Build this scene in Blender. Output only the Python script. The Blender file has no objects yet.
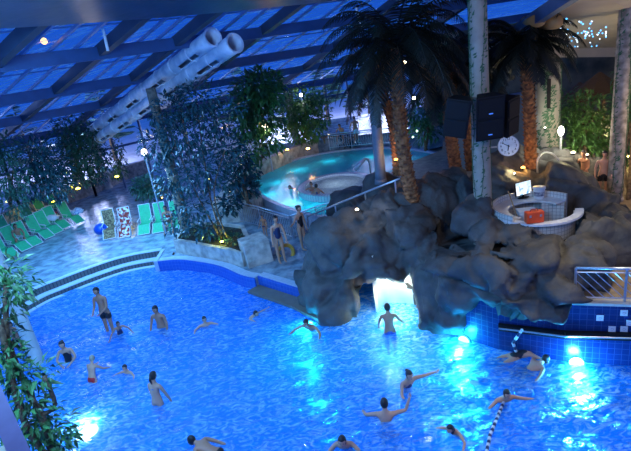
import bpy, bmesh, math, random
from mathutils import Vector, Matrix, Euler, noise
random.seed(7)
R = math.radians
PI = math.pi
col = bpy.context.scene.collection
sc = bpy.context.scene

# ------------------------------------------------------------------ camera
IW, IH, F = 631, 451, 490.0
ROLL = math.atan2(205, 1325)
PITCH = math.atan(F / 1341.0)
CAM = Vector((0, 0, 8.0))
FW = Vector((0, math.cos(PITCH), -math.sin(PITCH)))
UPC = Vector((0, math.sin(PITCH), math.cos(PITCH)))
RT = Vector((1, 0, 0))
cam_data = bpy.data.cameras.new('camera'); cam = bpy.data.objects.new('camera', cam_data); col.objects.link(cam)
right = RT * math.cos(ROLL) - UPC * math.sin(ROLL)
up = UPC * math.cos(ROLL) + RT * math.sin(ROLL)
m = Matrix((right, up, -FW)).transposed().to_4x4(); m.translation = CAM
cam.matrix_world = m
cam_data.sensor_width = 36; cam_data.lens = F / IW * 36; cam_data.clip_start = 0.1; cam_data.clip_end = 400
sc.camera = cam

# ------------------------------------------------------------------ world and exposure
sc.view_settings.view_transform = 'Standard'; sc.view_settings.look = 'None'
sc.view_settings.gamma = 1; sc.view_settings.exposure = 0.0
w = bpy.data.worlds.new('World'); sc.world = w; w.use_nodes = True
nt = w.node_tree; bg = nt.nodes['Background']
tc = nt.nodes.new('ShaderNodeTexCoord'); sp = nt.nodes.new('ShaderNodeSeparateXYZ'); cr = nt.nodes.new('ShaderNodeValToRGB')
nt.links.new(tc.outputs['Generated'], sp.inputs[0]); nt.links.new(sp.outputs['Z'], cr.inputs[0]); nt.links.new(cr.outputs[0], bg.inputs[0])
cr.color_ramp.elements[0].position = 0.0; cr.color_ramp.elements[0].color = (0.03, 0.17, 0.70, 1)
cr.color_ramp.elements[1].position = 0.5; cr.color_ramp.elements[1].color = (0.010, 0.12, 0.62, 1)
bg.inputs[1].default_value = 0.95

def lamp(name, kind, loc, color, energy, size=0.1, rot=None, spot=None, parent=None):
    ld = bpy.data.lights.new(name, kind); ld.color = color; ld.energy = energy
    if kind == 'AREA': ld.size = size
    elif kind in ('POINT', 'SPOT'): ld.shadow_soft_size = size
    if kind == 'SPOT' and spot: ld.spot_size = spot; ld.spot_blend = 0.6
    o = bpy.data.objects.new(name, ld); o.location = loc
    if rot: o.rotation_euler = rot
    col.objects.link(o)
    if parent: o.parent = parent
    return o

# hall lights: added blue fills, unseen, for deck and pool; warm downlight over the desk
lamp('blue_fill', 'AREA', (-9.5, 20, 5.9), (0.14, 0.46, 1.0), 1300, 4)
lamp('blue_fill', 'AREA', (-5, 5, 8.8), (0.20, 0.48, 1.0), 1100, 3, (R(48), 0, R(4)))
lamp('blue_fill', 'AREA', (-6, 10, 9.3), (0.12, 0.45, 1.0), 900, 5)
lamp('warm_fill', 'AREA', (4.5, 2.5, 9.5), (1.0, 0.80, 0.58), 200, 2.5, (R(50), 0, R(-8)))  # unseen warm light added for the column and right side of the rock
lamp('desk_downlight', 'SPOT', (7.0, 10.0, 8.2), (1.0, 0.85, 0.62), 900, 0.5, (R(-12), R(8), 0), R(75))
lamp('hut_fill', 'POINT', (12.0, 19.0, 3.0), (1.0, 0.72, 0.40), 90, 0.3)  # added light, no fixture: warms the huts and rear wall
lamp('ceiling_wash', 'POINT', (11.5, 14.0, 4.6), (1.0, 0.74, 0.45), 170, 0.5)

# ------------------------------------------------------------------ projection: pixel on a real plane -> point
def ray(x, y):
    dx, dy = x - IW / 2, y - IH / 2
    s = dx * math.sin(ROLL) + dy * math.cos(ROLL); t = dx * math.cos(ROLL) - dy * math.sin(ROLL)
    return FW * F - UPC * s + RT * t
def at(x, y, z=None, Y=None):
    d = ray(x, y)
    k = (z - CAM.z) / d.z if z is not None else Y / d.y
    return CAM + d * k

# ------------------------------------------------------------------ materials
def mat(name, color, rough=0.6, metal=0.0, c2=None, scale=5.0, bump=0.0, bscale=None, emit=None, estr=0, spec=0.5, detail=4, contrast=(0.35, 0.65)):
    M = bpy.data.materials.new(name); M.use_nodes = True
    n = M.node_tree; b = n.nodes['Principled BSDF']
    b.inputs['Base Color'].default_value = (*color, 1); b.inputs['Roughness'].default_value = rough
    b.inputs['Metallic'].default_value = metal; b.inputs['Specular IOR Level'].default_value = spec
    tx = n.nodes.new('ShaderNodeTexCoord')
    nz = n.nodes.new('ShaderNodeTexNoise'); nz.inputs['Scale'].default_value = scale; nz.inputs['Detail'].default_value = detail
    n.links.new(tx.outputs['Object'], nz.inputs['Vector'])
    r_ = n.nodes.new('ShaderNodeValToRGB'); r_.color_ramp.elements[0].position = contrast[0]; r_.color_ramp.elements[1].position = contrast[1]
    c2 = c2 or tuple(c * 0.82 for c in color)
    r_.color_ramp.elements[0].color = (*c2, 1); r_.color_ramp.elements[1].color = (*color, 1)
    n.links.new(nz.outputs['Fac'], r_.inputs[0]); n.links.new(r_.outputs[0], b.inputs['Base Color'])
    if bump:
        nb = n.nodes.new('ShaderNodeTexNoise'); nb.inputs['Scale'].default_value = bscale or scale * 2; nb.inputs['Detail'].default_value = 5
        n.links.new(tx.outputs['Object'], nb.inputs['Vector'])
        bp = n.nodes.new('ShaderNodeBump'); bp.inputs['Strength'].default_value = bump; bp.inputs['Distance'].default_value = 0.05
        n.links.new(nb.outputs['Fac'], bp.inputs['Height']); n.links.new(bp.outputs[0], b.inputs['Normal'])
    if emit:
        b.inputs['Emission Color'].default_value = (*emit, 1); b.inputs['Emission Strength'].default_value = estr
    return M
def tile_mat(name, c1, c2, mortar, w_, h_, rough=0.25, off=0.0, use='Object', bump=0.2, msize=0.012):
    M = bpy.data.materials.new(name); M.use_nodes = True; n = M.node_tree; b = n.nodes['Principled BSDF']
    b.inputs['Roughness'].default_value = rough
    tx = n.nodes.new('ShaderNodeTexCoord'); br = n.nodes.new('ShaderNodeTexBrick')
    br.inputs['Color1'].default_value = (*c1, 1); br.inputs['Color2'].default_value = (*c2, 1); br.inputs['Mortar'].default_value = (*mortar, 1)
    br.inputs['Scale'].default_value = 1; br.inputs['Brick Width'].default_value = w_; br.inputs['Row Height'].default_value = h_
    br.inputs['Mortar Size'].default_value = msize; br.offset = off
    n.links.new(tx.outputs['UV' if use == 'UV' else use], br.inputs['Vector']); n.links.new(br.outputs['Color'], b.inputs['Base Color'])
    bp = n.nodes.new('ShaderNodeBump'); bp.inputs['Strength'].default_value = bump; bp.inputs['Distance'].default_value = 0.01; bp.invert = True
    n.links.new(br.outputs['Fac'], bp.inputs['Height']); n.links.new(bp.outputs[0], b.inputs['Normal'])
    return M
def emis(name, color, strength):
    M = bpy.data.materials.new(name); M.use_nodes = True; n = M.node_tree; n.nodes.clear()
    e = n.nodes.new('ShaderNodeEmission'); e.inputs[0].default_value = (*color, 1); e.inputs[1].default_value = strength
    o = n.nodes.new('ShaderNodeOutputMaterial'); n.links.new(e.outputs[0], o.inputs[0]); return M

def glass_mat(name, tint, snow=0.0, gloss=0.08):
    M = bpy.data.materials.new(name); M.use_nodes = True; n = M.node_tree; n.nodes.clear()
    o = n.nodes.new('ShaderNodeOutputMaterial'); t = n.nodes.new('ShaderNodeBsdfTransparent'); t.inputs[0].default_value = (*tint, 1)
    g = n.nodes.new('ShaderNodeBsdfGlossy'); g.inputs['Roughness'].default_value = 0.08
    mx = n.nodes.new('ShaderNodeMixShader'); mx.inputs[0].default_value = gloss
    n.links.new(t.outputs[0], mx.inputs[1]); n.links.new(g.outputs[0], mx.inputs[2])
    if snow:
        tx = n.nodes.new('ShaderNodeTexCoord'); nz = n.nodes.new('ShaderNodeTexNoise'); nz.inputs['Scale'].default_value = 1.1; nz.inputs['Detail'].default_value = 6
        mp = n.nodes.new('ShaderNodeMapping'); mp.inputs['Scale'].default_value = (1.0, 3.2, 3.5); mp.inputs['Rotation'].default_value = (0, 0, R(35))
        n.links.new(tx.outputs['Object'], mp.inputs[0]); n.links.new(mp.outputs[0], nz.inputs['Vector'])
        rr = n.nodes.new('ShaderNodeValToRGB'); rr.color_ramp.elements[0].position = 0.50; rr.color_ramp.elements[1].position = 0.62
        rr.color_ramp.elements[1].color = (snow, snow, snow, 1)
        n.links.new(nz.outputs['Fac'], rr.inputs[0])
        tl = n.nodes.new('ShaderNodeBsdfTranslucent'); tl.inputs[0].default_value = (0.9, 0.95, 1, 1)
        m2 = n.nodes.new('ShaderNodeMixShader'); n.links.new(rr.outputs[0], m2.inputs[0]); n.links.new(mx.outputs[0], m2.inputs[1]); n.links.new(tl.outputs[0], m2.inputs[2])
        n.links.new(m2.outputs[0], o.inputs[0])
    else: n.links.new(mx.outputs[0], o.inputs[0])
    return M

def water_mat(name, tint, body, mixf=0.5, scale=2.2, strength=0.35, body2=None):
    M = bpy.data.materials.new(name); M.use_nodes = True; n = M.node_tree; n.nodes.clear()
    L = n.links.new; N = n.nodes.new
    o = N('ShaderNodeOutputMaterial'); tx = N('ShaderNodeTexCoord')
    mp = N('ShaderNodeMapping'); mp.inputs['Scale'].default_value = (1.0, 1.7, 1); mp.inputs['Rotation'].default_value = (0, 0, R(-25)); L(tx.outputs['Object'], mp.inputs[0])
    n1 = N('ShaderNodeTexNoise'); n1.inputs['Scale'].default_value = scale; n1.inputs['Detail'].default_value = 5; n1.inputs['Roughness'].default_value = 0.62; n1.inputs['Distortion'].default_value = 1.2; L(mp.outputs[0], n1.inputs['Vector'])
    bp = N('ShaderNodeBump'); bp.inputs['Strength'].default_value = strength; bp.inputs['Distance'].default_value = 0.25; L(n1.outputs['Fac'], bp.inputs['Height'])
    t = N('ShaderNodeBsdfTransparent'); t.inputs[0].default_value = (*tint, 1)
    d = N('ShaderNodeBsdfDiffuse'); d.inputs[0].default_value = (*body, 1); tl = N('ShaderNodeBsdfTranslucent'); tl.inputs[0].default_value = (*body, 1)
    L(bp.outputs[0], d.inputs['Normal']); L(bp.outputs[0], tl.inputs['Normal'])
    if body2:   # lighter patches: painted ripple glints in the pool, foam in the whirlpool
        n2 = N('ShaderNodeTexNoise'); n2.inputs['Scale'].default_value = scale * 1.6; n2.inputs['Detail'].default_value = 7; n2.inputs['Distortion'].default_value = 2.0; L(mp.outputs[0], n2.inputs['Vector'])
        r2 = N('ShaderNodeValToRGB'); r2.color_ramp.elements[0].position = 0.46; r2.color_ramp.elements[1].position = 0.68
        r2.color_ramp.elements[0].color = (*body, 1); r2.color_ramp.elements[1].color = (*body2, 1); L(n2.outputs['Fac'], r2.inputs[0])
        L(r2.outputs[0], d.inputs[0]); L(r2.outputs[0], tl.inputs[0])
    m1 = N('ShaderNodeMixShader'); m1.inputs[0].default_value = 0.5; L(d.outputs[0], m1.inputs[1]); L(tl.outputs[0], m1.inputs[2])
    m2 = N('ShaderNodeMixShader'); m2.inputs[0].default_value = mixf; L(t.outputs[0], m2.inputs[1]); L(m1.outputs[0], m2.inputs[2])
    g = N('ShaderNodeBsdfGlossy'); g.inputs['Roughness'].default_value = 0.06; L(bp.outputs[0], g.inputs['Normal'])
    fr = N('ShaderNodeFresnel'); fr.inputs[0].default_value = 1.33; L(bp.outputs[0], fr.inputs['Normal'])
    m3 = N('ShaderNodeMixShader'); L(fr.outputs[0], m3.inputs[0]); L(m2.outputs[0], m3.inputs[1]); L(g.outputs[0], m3.inputs[2])
    L(m3.outputs[0], o.inputs[0]); return M

M = {}
M['deck'] = mat('wet_stone_floor', (0.33, 0.43, 0.48), 0.22, c2=(0.12, 0.17, 0.22), scale=2.2, bump=0.5, bscale=5, detail=8)
M['sand_path'] = mat('sandy_path', (0.40, 0.30, 0.18), 0.6, c2=(0.22, 0.16, 0.10), scale=3, bump=0.4)
M['basin'] = tile_mat('basin_tiles', (0.10, 0.34, 0.80), (0.13, 0.38, 0.85), (0.3, 0.5, 0.8), 0.25, 0.25)
M['curb'] = mat('pale_curb_tile', (0.45, 0.52, 0.62), 0.3, scale=8)
M['riser'] = None
M['stone'] = mat('sandstone_cladding', (0.62, 0.56, 0.48), 0.8, c2=(0.30, 0.27, 0.24), scale=3, bump=0.8, bscale=6, detail=8)
M['rock'] = mat('grey_rock', (0.10, 0.098, 0.092), 0.7, c2=(0.032, 0.033, 0.034), scale=1.6, bump=0.9, bscale=4.5, detail=9, contrast=(0.3, 0.7))
M['beam'] = mat('blue_grey_beam', (0.03, 0.09, 0.22), 0.5, scale=2)
M['rafter'] = mat('dark_rafter', (0.035, 0.05, 0.08), 0.55, scale=2)
M['bar'] = mat('glazing_bar', (0.12, 0.22, 0.42), 0.4, scale=3)
M['soffit'] = mat('dark_soffit', (0.018, 0.055, 0.12), 0.3, scale=1.5, bump=0.2)
M['ceil'] = mat('beige_ceiling', (0.50, 0.44, 0.34), 0.7, scale=1)
M['roofglass'] = glass_mat('roof_glass', (0.42, 0.62, 0.95), snow=0.9, gloss=0.10)
M['winglass'] = glass_mat('window_glass', (0.85, 0.90, 1.0), gloss=0.05)
M['frame'] = mat('window_frame', (0.05, 0.10, 0.22), 0.5)
M['snow'] = mat('snow', (0.85, 0.85, 0.9), 0.9, scale=0.6)
M['column'] = mat('painted_column', (0.36, 0.33, 0.26), 0.7, c2=(0.28, 0.25, 0.20), scale=3)
M['vine'] = mat('painted_vine', (0.05, 0.13, 0.06), 0.7)
M['steel'] = mat('brushed_steel', (0.55, 0.60, 0.68), 0.3, metal=0.7, scale=20)
M['mesh'] = None
M['white'] = mat('white_enamel', (0.75, 0.77, 0.78), 0.35, scale=4)
M['green'] = mat('green_sling', (0.03, 0.48, 0.20), 0.6, scale=12)
M['dkgreen'] = mat('teal_green_sling', (0.02, 0.36, 0.19), 0.6, scale=12)
M['brown'] = mat('brown_patterned_fabric', (0.32, 0.22, 0.10), 0.8, c2=(0.10, 0.06, 0.03), scale=14, contrast=(0.45, 0.55))
M['redtowel'] = mat('red_white_towel', (0.75, 0.70, 0.66), 0.9, c2=(0.30, 0.03, 0.02), scale=6, contrast=(0.48, 0.56))
M['black'] = mat('black_plastic', (0.007, 0.007, 0.008), 0.6, scale=20, spec=.25)
M['grille'] = mat('speaker_grille', (0.012, 0.012, 0.014), 0.7, scale=60, spec=.2)
M['bark'] = mat('brown_bark', (0.20, 0.13, 0.07), 0.9, c2=(0.07, 0.045, 0.025), scale=8, bump=0.8)
M['palmbark'] = mat('palm_bark', (0.36, 0.16, 0.06), 0.9, c2=(0.09, 0.04, 0.02), scale=7, bump=0.8)
M['leaf'] = mat('green_leaf', (0.06, 0.22, 0.05), 0.45, c2=(0.02, 0.06, 0.02), scale=1.5, spec=0.6)
M['leafb'] = mat('blue_green_leaf', (0.04, 0.13, 0.14), 0.22, c2=(0.015, 0.05, 0.055), scale=1.5, spec=0.8)
M['leafd'] = mat('dark_leaf', (0.03, 0.10, 0.06), 0.5, scale=1.5)
M['leafl'] = mat('light_leaf', (0.12, 0.26, 0.05), 0.45, c2=(0.04, 0.12, 0.03), scale=1.5)
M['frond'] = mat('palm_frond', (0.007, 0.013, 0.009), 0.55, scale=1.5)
M['soil'] = mat('dark_soil', (0.03, 0.022, 0.015), 0.95, scale=8, bump=0.5)
M['skin'] = mat('skin', (0.62, 0.32, 0.20), 0.5, c2=(0.56, 0.28, 0.17), scale=6)
M['skin_tan'] = mat('tanned_skin', (0.46, 0.21, 0.12), 0.5, c2=(0.40, 0.18, 0.10), scale=6)
M['hair'] = mat('dark_hair', (0.014, 0.009, 0.008), 0.5, scale=30)
M['hair_fair'] = mat('fair_hair', (0.42, 0.33, 0.22), 0.5, scale=30)
M['eye'] = mat('eye', (0.02, 0.02, 0.02), 0.2)
M['lip'] = mat('lip', (0.40, 0.14, 0.12), 0.5)
for nme, c in dict(black_suit=(0.01, 0.01, 0.014), navy_suit=(0.02, 0.03, 0.10), red_suit=(0.60, 0.02, 0.02), blue_suit=(0.03, 0.12, 0.45), white_suit=(0.7, 0.7, 0.72), teal_suit=(0.05, 0.3, 0.38), dark_suit=(0.02, 0.015, 0.018)).items():
    M[nme] = mat(nme, c, 0.6, scale=20)
M['lens'] = mat('lamp_housing', (0.6, 0.6, 0.6), 0.3, metal=0.5)

# striped riser tiles
def stripe_mat(name, c1, c2, w_=0.14):
    return tile_mat(name, c1, tuple(v * 1.15 for v in c1), c2, w_, 5.0, rough=0.4, use='UV', msize=0.02)
M['riser'] = stripe_mat('ribbed_riser', (0.10, 0.10, 0.10), (0.035, 0.04, 0.05))
M['walltile'] = tile_mat('blue_wall_tiles', (0.006, 0.022, 0.11), (0.008, 0.028, 0.13), (0.03, 0.06, 0.18), 0.15, 0.15, rough=0.2, use='UV', msize=0.006)
M['edgetile'] = tile_mat('blue_edge_tiles', (0.02, 0.09, 0.42), (0.025, 0.11, 0.46), (0.06, 0.16, 0.5), 0.15, 0.15, rough=0.2, use='UV', msize=0.006)
M['desktile'] = tile_mat('white_desk_tiles', (0.62, 0.62, 0.58), (0.66, 0.66, 0.62), (0.25, 0.25, 0.25), 0.1, 0.1, rough=0.3, use='UV', msize=0.006)

# ------------------------------------------------------------------ mesh builder
class MB:
    def __init__(s): s.v = []; s.f = []; s.mi = []; s.uv = {}; s.cur = 0
    def add(s, vs, fs, smooth=True):
        b = len(s.v); s.v += [Vector(v) for v in vs]
        for f in fs: s.f.append(tuple(i + b for i in f)); s.mi.append(s.cur)
        return b
    def box(s, c, sz, rot=None, taper=1.0):
        c = Vector(c); hx, hy, hz = [q / 2 for q in sz]; r_ = (rot.to_matrix() if isinstance(rot, Euler) else rot) if rot else None
        vs = []
        for z in (-1, 1):
            k = taper if z > 0 else 1
            for x, y in ((-1, -1), (1, -1), (1, 1), (-1, 1)):
                p = Vector((x * hx * k, y * hy * k, z * hz)); vs.append(c + (r_ @ p if r_ else p))
        s.add(vs, [(3, 2, 1, 0), (4, 5, 6, 7), (0, 1, 5, 4), (1, 2, 6, 5), (2, 3, 7, 6), (3, 0, 4, 7)])
        return s
    def beam(s, a, b, wd, ht, upv=Vector((0, 0, 1))):
        a = Vector(a); b = Vector(b); d = (b - a); L = d.length; d.normalize()
        x = d.cross(upv); x = x.normalized() if x.length > 1e-4 else Vector((1, 0, 0)); u = x.cross(d)
        vs = []
        for p in (a, b):
            for i, j in ((-1, -1), (1, -1), (1, 1), (-1, 1)): vs.append(p + x * i * wd / 2 + u * j * ht / 2)
        s.add(vs, [(0, 1, 2, 3), (7, 6, 5, 4), (0, 4, 5, 1), (1, 5, 6, 2), (2, 6, 7, 3), (3, 7, 4, 0)])
        return s
    def tube(s, pts, rad, n=10, caps=True):
        pts = [Vector(p) for p in pts]; rs = rad if isinstance(rad, (list, tuple)) else [rad] * len(pts)
        d0 = (pts[1] - pts[0]).normalized(); ref = Vector((0, 0, 1)) if abs(d0.z) < 0.9 else Vector((1, 0, 0))
        x = d0.cross(ref).normalized(); vs = []
        for i, p in enumerate(pts):
            d = (pts[min(i + 1, len(pts) - 1)] - pts[max(i - 1, 0)]).normalized()
            x = (x - d * x.dot(d)).normalized(); y = d.cross(x)
            for k in range(n): a = 2 * PI * k / n; vs.append(p + (x * math.cos(a) + y * math.sin(a)) * rs[i])
        fs = [(i * n + k, i * n + (k + 1) % n, (i + 1) * n + (k + 1) % n, (i + 1) * n + k) for i in range(len(pts) - 1) for k in range(n)]
        if caps: fs += [tuple(range(n - 1, -1, -1)), tuple((len(pts) - 1) * n + k for k in range(n))]
        s.add(vs, fs); return s
    def ell(s, c, r, nu=16, nv=10, fn=None, mtx=None):
        c = Vector(c); r = (r, r, r) if isinstance(r, (int, float)) else r; vs = []
        for j in range(nv + 1):
            t = PI * j / nv
            for i in range(nu):
                a = 2 * PI * i / nu; p = Vector((math.sin(t) * math.cos(a), math.sin(t) * math.sin(a), math.cos(t)))
                if fn: p = fn(p)
                q = Vector((p.x * r[0], p.y * r[1], p.z * r[2])); vs.append(c + (mtx @ q if mtx else q))
        s.add(vs, [(j * nu + i, (j + 1) * nu + i, (j + 1) * nu + (i + 1) % nu, j * nu + (i + 1) % nu) for j in range(nv) for i in range(nu)]); return s
    def prism(s, out, z0, z1):
        n = len(out); vs = [Vector((p[0], p[1], z0)) for p in out] + [Vector((p[0], p[1], z1)) for p in out]
        s.add(vs, [tuple(range(n - 1, -1, -1)), tuple(range(n, 2 * n))] + [(i, (i + 1) % n, n + (i + 1) % n, n + i) for i in range(n)]); return s
    def strip(s, pts, z0, z1, thick, side=1):
        """a wall along a polyline, with uv in metres along it"""
        pts = [Vector((p[0], p[1], 0)) for p in pts]; n = len(pts); off = []
        for i in range(n):
            d = (pts[min(i + 1, n - 1)] - pts[max(i - 1, 0)]).normalized(); off.append(Vector((-d.y, d.x, 0)) * thick * side)
        L = [0]
        for i in range(1, n): L.append(L[-1] + (pts[i] - pts[i - 1]).length)
        zz = [(z0[i] if isinstance(z0, list) else z0, z1[i] if isinstance(z1, list) else z1) for i in range(n)]
        vs = []
        for i in range(n):
            a, b = pts[i], pts[i] + off[i]
            vs += [Vector((a.x, a.y, zz[i][0])), Vector((a.x, a.y, zz[i][1])), Vector((b.x, b.y, zz[i][1])), Vector((b.x, b.y, zz[i][0]))]
        fs = []
        for i in range(n - 1):
            a = i * 4; b = a + 4
            for k in range(4): fs.append((a + k, b + k, b + (k + 1) % 4, a + (k + 1) % 4))
        fs += [(0, 1, 2, 3), ((n - 1) * 4 + 3, (n - 1) * 4 + 2, (n - 1) * 4 + 1, (n - 1) * 4)]
        base = s.add(vs, fs)
        for i in range(n):
            for k in range(4): s.uv[base + i * 4 + k] = (L[i], vs[i * 4 + k].z + (thick if k in (2, 3) else 0))
        return s
    def build(s, name, mats, parent=None, smooth=False, bevel=0):
        me = bpy.data.meshes.new(name); me.from_pydata(s.v, [], s.f)
        mats = mats if isinstance(mats, (list, tuple)) else [mats]
        for q in mats: me.materials.append(q)
        for p, i in zip(me.polygons, s.mi): p.material_index = i; p.use_smooth = smooth
        if s.uv:
            ul = me.uv_layers.new(name='UVMap')
            for lp in me.loops: ul.data[lp.index].uv = s.uv.get(lp.vertex_index, (s.v[lp.vertex_index].x, s.v[lp.vertex_index].y))
        bm = bmesh.new(); bm.from_mesh(me); bmesh.ops.recalc_face_normals(bm, faces=bm.faces)
        if bevel: bmesh.ops.bevel(bm, geom=list(bm.edges), offset=bevel, segments=2, affect='EDGES', profile=0.6)
        bm.to_mesh(me); bm.free()
        o = bpy.data.objects.new(name, me); col.objects.link(o)
        if parent: o.parent = parent
        return o

def tag(o, label, cat, group=None, kind=None):
    o['label'] = label; o['category'] = cat
    if group: o['group'] = group
    if kind: o['kind'] = kind
    return o
def struct(o, label=None):
    o['kind'] = 'structure'
    if label: o['label'] = label
    return o
def empty(name, loc, rz=0):
    o = bpy.data.objects.new(name, None); o.empty_display_size = 0.1; col.objects.link(o); o.location = loc; o.rotation_euler = (0, 0, rz); return o
def copy_tree(o, parent=None):
    c = o.copy(); col.objects.link(c)
    if parent: c.parent = parent
    for ch in list(o.children): copy_tree(ch, c)
    return c
def smooth_path(pts, n=6):
    out = []; P = [Vector(p) for p in pts]
    for i in range(len(P) - 1):
        p0, p1, p2, p3 = P[max(i - 1, 0)], P[i], P[i + 1], P[min(i + 2, len(P) - 1)]
        for k in range(n):
            t = k / n; out.append(0.5 * ((2 * p1) + (p2 - p0) * t + (2 * p0 - 5 * p1 + 4 * p2 - p3) * t * t + (3 * p1 - p0 - 3 * p2 + p3) * t ** 3))
    out.append(P[-1]); return out
def offset_path(pts, d):
    o = []
    for i in range(len(pts)):
        a = (pts[min(i + 1, len(pts) - 1)] - pts[max(i - 1, 0)]); a.z = 0; a.normalize(); o.append(pts[i] + Vector((a.y, -a.x, 0)) * d)
    return o

# ================================================================== STRUCTURE
DZ = 0.45      # deck height above the water
UZ = 1.65      # upper terrace height
# pool edge (deck side), from the near left round to the rock
steps_edge = smooth_path([(-14.2, 3, 0), (-14.2, 9, 0), (-13.4, 14, 0), (-11.8, 17.8, 0), (-10.8, 18.9, 0), (-9.5, 19.9, 0), (-8.4, 20.4, 0), (-7.0, 20.5, 0)], 6)
tile_edge = smooth_path([(-6.8, 19.25, 0), (-5.9, 19.1, 0), (-4.9, 18.5, 0), (-3.9, 17.7, 0), (-3.0, 16.6, 0), (-2.45, 16.15, 0)], 6)
ledge_edge = smooth_path([(-2.35, 16.3, 0), (-0.8, 14.75, 0), (-0.3, 14.1, 0), (0.3, 13.4, 0)], 4)
wall_line = [Vector((5.2, 13.2, 0)), Vector((4.0, 12.6, 0)), Vector((3.35, 11.4, 0)), Vector((4.2, 10.55, 0)), Vector((5.44, 9.72, 0)), Vector((6.65, 9.25, 0)), Vector((8.2, 8.7, 0)), Vector((12, 7.5, 0))]
deck_out = [(v.x, v.y) for v in steps_edge + tile_edge + ledge_edge] + [(0.3, 14.5), (-0.1, 17), (-0.6, 21.0), (-2.0, 23.7), (-2.8, 25.8), (-3.7, 29), (-2.5, 31), (-0.4, 33.2), (2.1, 33.8), (5, 33), (9, 34), (14, 40), (-12, 46), (-30, 38), (-34, 20), (-34, 3)]
mb = MB(); mb.prism(deck_out, -0.1, DZ); struct(mb.build('floor', M['deck']))
# curb stones and tiled pool edge
mb = MB(); mb.strip(tile_edge, -1.4, DZ + 0.004, 0.05, -1); struct(mb.build('trim_1', M['edgetile']))
mb = MB(); mb.strip(ledge_edge, -1.4, DZ + 0.004, 0.05, -1); struct(mb.build('trim_2', M['edgetile']))
mb = MB(); mb.strip(tile_edge, DZ + 0.005, DZ + 0.03, 0.32, 1); struct(mb.build('trim_3', M['curb']))
mb = MB(); mb.strip(ledge_edge, DZ + 0.005, DZ + 0.03, 0.28, 1); struct(mb.build('trim_4', M['curb']))
mb = MB(); mb.strip(offset_path(ledge_edge, 0.06), 0.03, 0.12, 0.55, -1); struct(mb.build('trim_5', mat('ledge_stone', (0.16, 0.14, 0.11), 0.5)))
# two steps
inner = offset_path(steps_edge, 0.42)
mb = MB(); mb.strip(steps_edge, -1.0, DZ + 0.005, 0.03, -1); struct(mb.build('trim_6', M['riser']))
mb = MB(); mb.strip(steps_edge, DZ + 0.005, DZ + 0.025, 0.30, 1); struct(mb.build('trim_7', M['curb']))
mb = MB(); mb.strip(offset_path(steps_edge, 0.03), -1.0, 0.20, 0.42, -1); struct(mb.build('trim_8', [M['curb']]))
mb = MB(); mb.strip(offset_path(steps_edge, 0.45), -1.0, 0.175, 0.03, -1); struct(mb.build('trim_9', M['riser']))
mb = MB(); mb.strip(offset_path(steps_edge, 0.48), -1.0, 0.02, 0.22, -1); struct(mb.build('trim_10', M['curb']))
mb = MB(); mb.box((-6.9, 19.9, 0.2), (0.16, 1.35, 0.56)); struct(mb.build('trim_11', M['curb']))
# basin: floor falls from the shallow left to the deep right
mb = MB(); nx, ny = 34, 30; vs = []
def depth(x, y): return -0.42 - 0.75 * min(1, max(0, (x + 12.5) / 6.5)) - (0.35 if x > 1 else 0) * min(1, (x - 1) / 2 if x > 1 else 0)
for j in range(ny + 1):
    for i in range(nx + 1):
        x = -20 + 34 * i / nx; y = -2 + 26 * j / ny; vs.append((x, y, depth(x, y)))
mb.add(vs, [(j * (nx + 1) + i, j * (nx + 1) + i + 1, (j + 1) * (nx + 1) + i + 1, (j + 1) * (nx + 1) + i) for j in range(ny) for i in range(nx)])
o = mb.build('floor', M['basin']); struct(o); sm = o.modifiers.new('Solidify', 'SOLIDIFY'); sm.thickness = 0.2
# right tiled wall with coping and terrace
mb = MB(); mb.strip(wall_line, -2.0, UZ - 0.06, 0.3, 1); struct(mb.build('wall_right', M['walltile']))
mb = MB(); mb.strip(offset_path(wall_line[3:], 0.03), UZ - 0.06, UZ, 0.30, 1); struct(mb.build('trim_12', mat('white_coping', (0.55, 0.55, 0.52), 0.4)))
terr = [(3.4, 16.2), (5.2, 13.3), (4.2, 12.4), (3.75, 11.5), (4.5, 10.75), (5.5, 10.02), (6.7, 9.55), (8.3, 9.0), (12, 7.8), (26, 6), (28, 34), (12, 34), (8.2, 28.5), (7.5, 26.2), (5.0, 24.4), (3.4, 22.4), (2.4, 19)]
mb = MB(); mb.prism(terr, -0.5, UZ); struct(mb.build('floor', M['sand_path']))
# back terrace behind the upper pool
mb = MB(); mb.prism([(0.2, 34.2), (2.2, 34.4), (4.9, 33.4), (8.3, 32), (14, 34), (16, 42), (-8, 44), (-3, 36)], 0.4, 1.75); struct(mb.build('floor', M['deck']))

# pool water: gently waved sheet
mb = MB(); nx, ny = 150, 140; vs = []
X0, X1, Y0, Y1 = -16.5, 7.6, 3.0, 21.5
for j in range(ny + 1):
    for i in range(nx + 1):
        x = X0 + (X1 - X0) * i / nx; y = Y0 + (Y1 - Y0) * j / ny
        z = 0.05 * noise.noise(Vector((x * 0.7, y * 0.9, 0))) + 0.03 * noise.noise(Vector((x * 1.9, y * 2.3, 3)))
        vs.append((x, y, z))
mb.add(vs, [(j * (nx + 1) + i, j * (nx + 1) + i + 1, (j + 1) * (nx + 1) + i + 1, (j + 1) * (nx + 1) + i) for j in range(ny) for i in range(nx)])
M['water'] = water_mat('pool_water', (0.35, 0.78, 1.0), (0.02, 0.33, 0.92), 0.70, 2.0, 0.85, body2=(0.50, 0.82, 1.0))  # pale second colour paints the sky-reflecting ripple streaks
o = mb.build('pool_water', M['water'], smooth=True); tag(o, 'rippling bright blue water filling the big pool in the foreground', 'water', kind='stuff')

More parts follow.
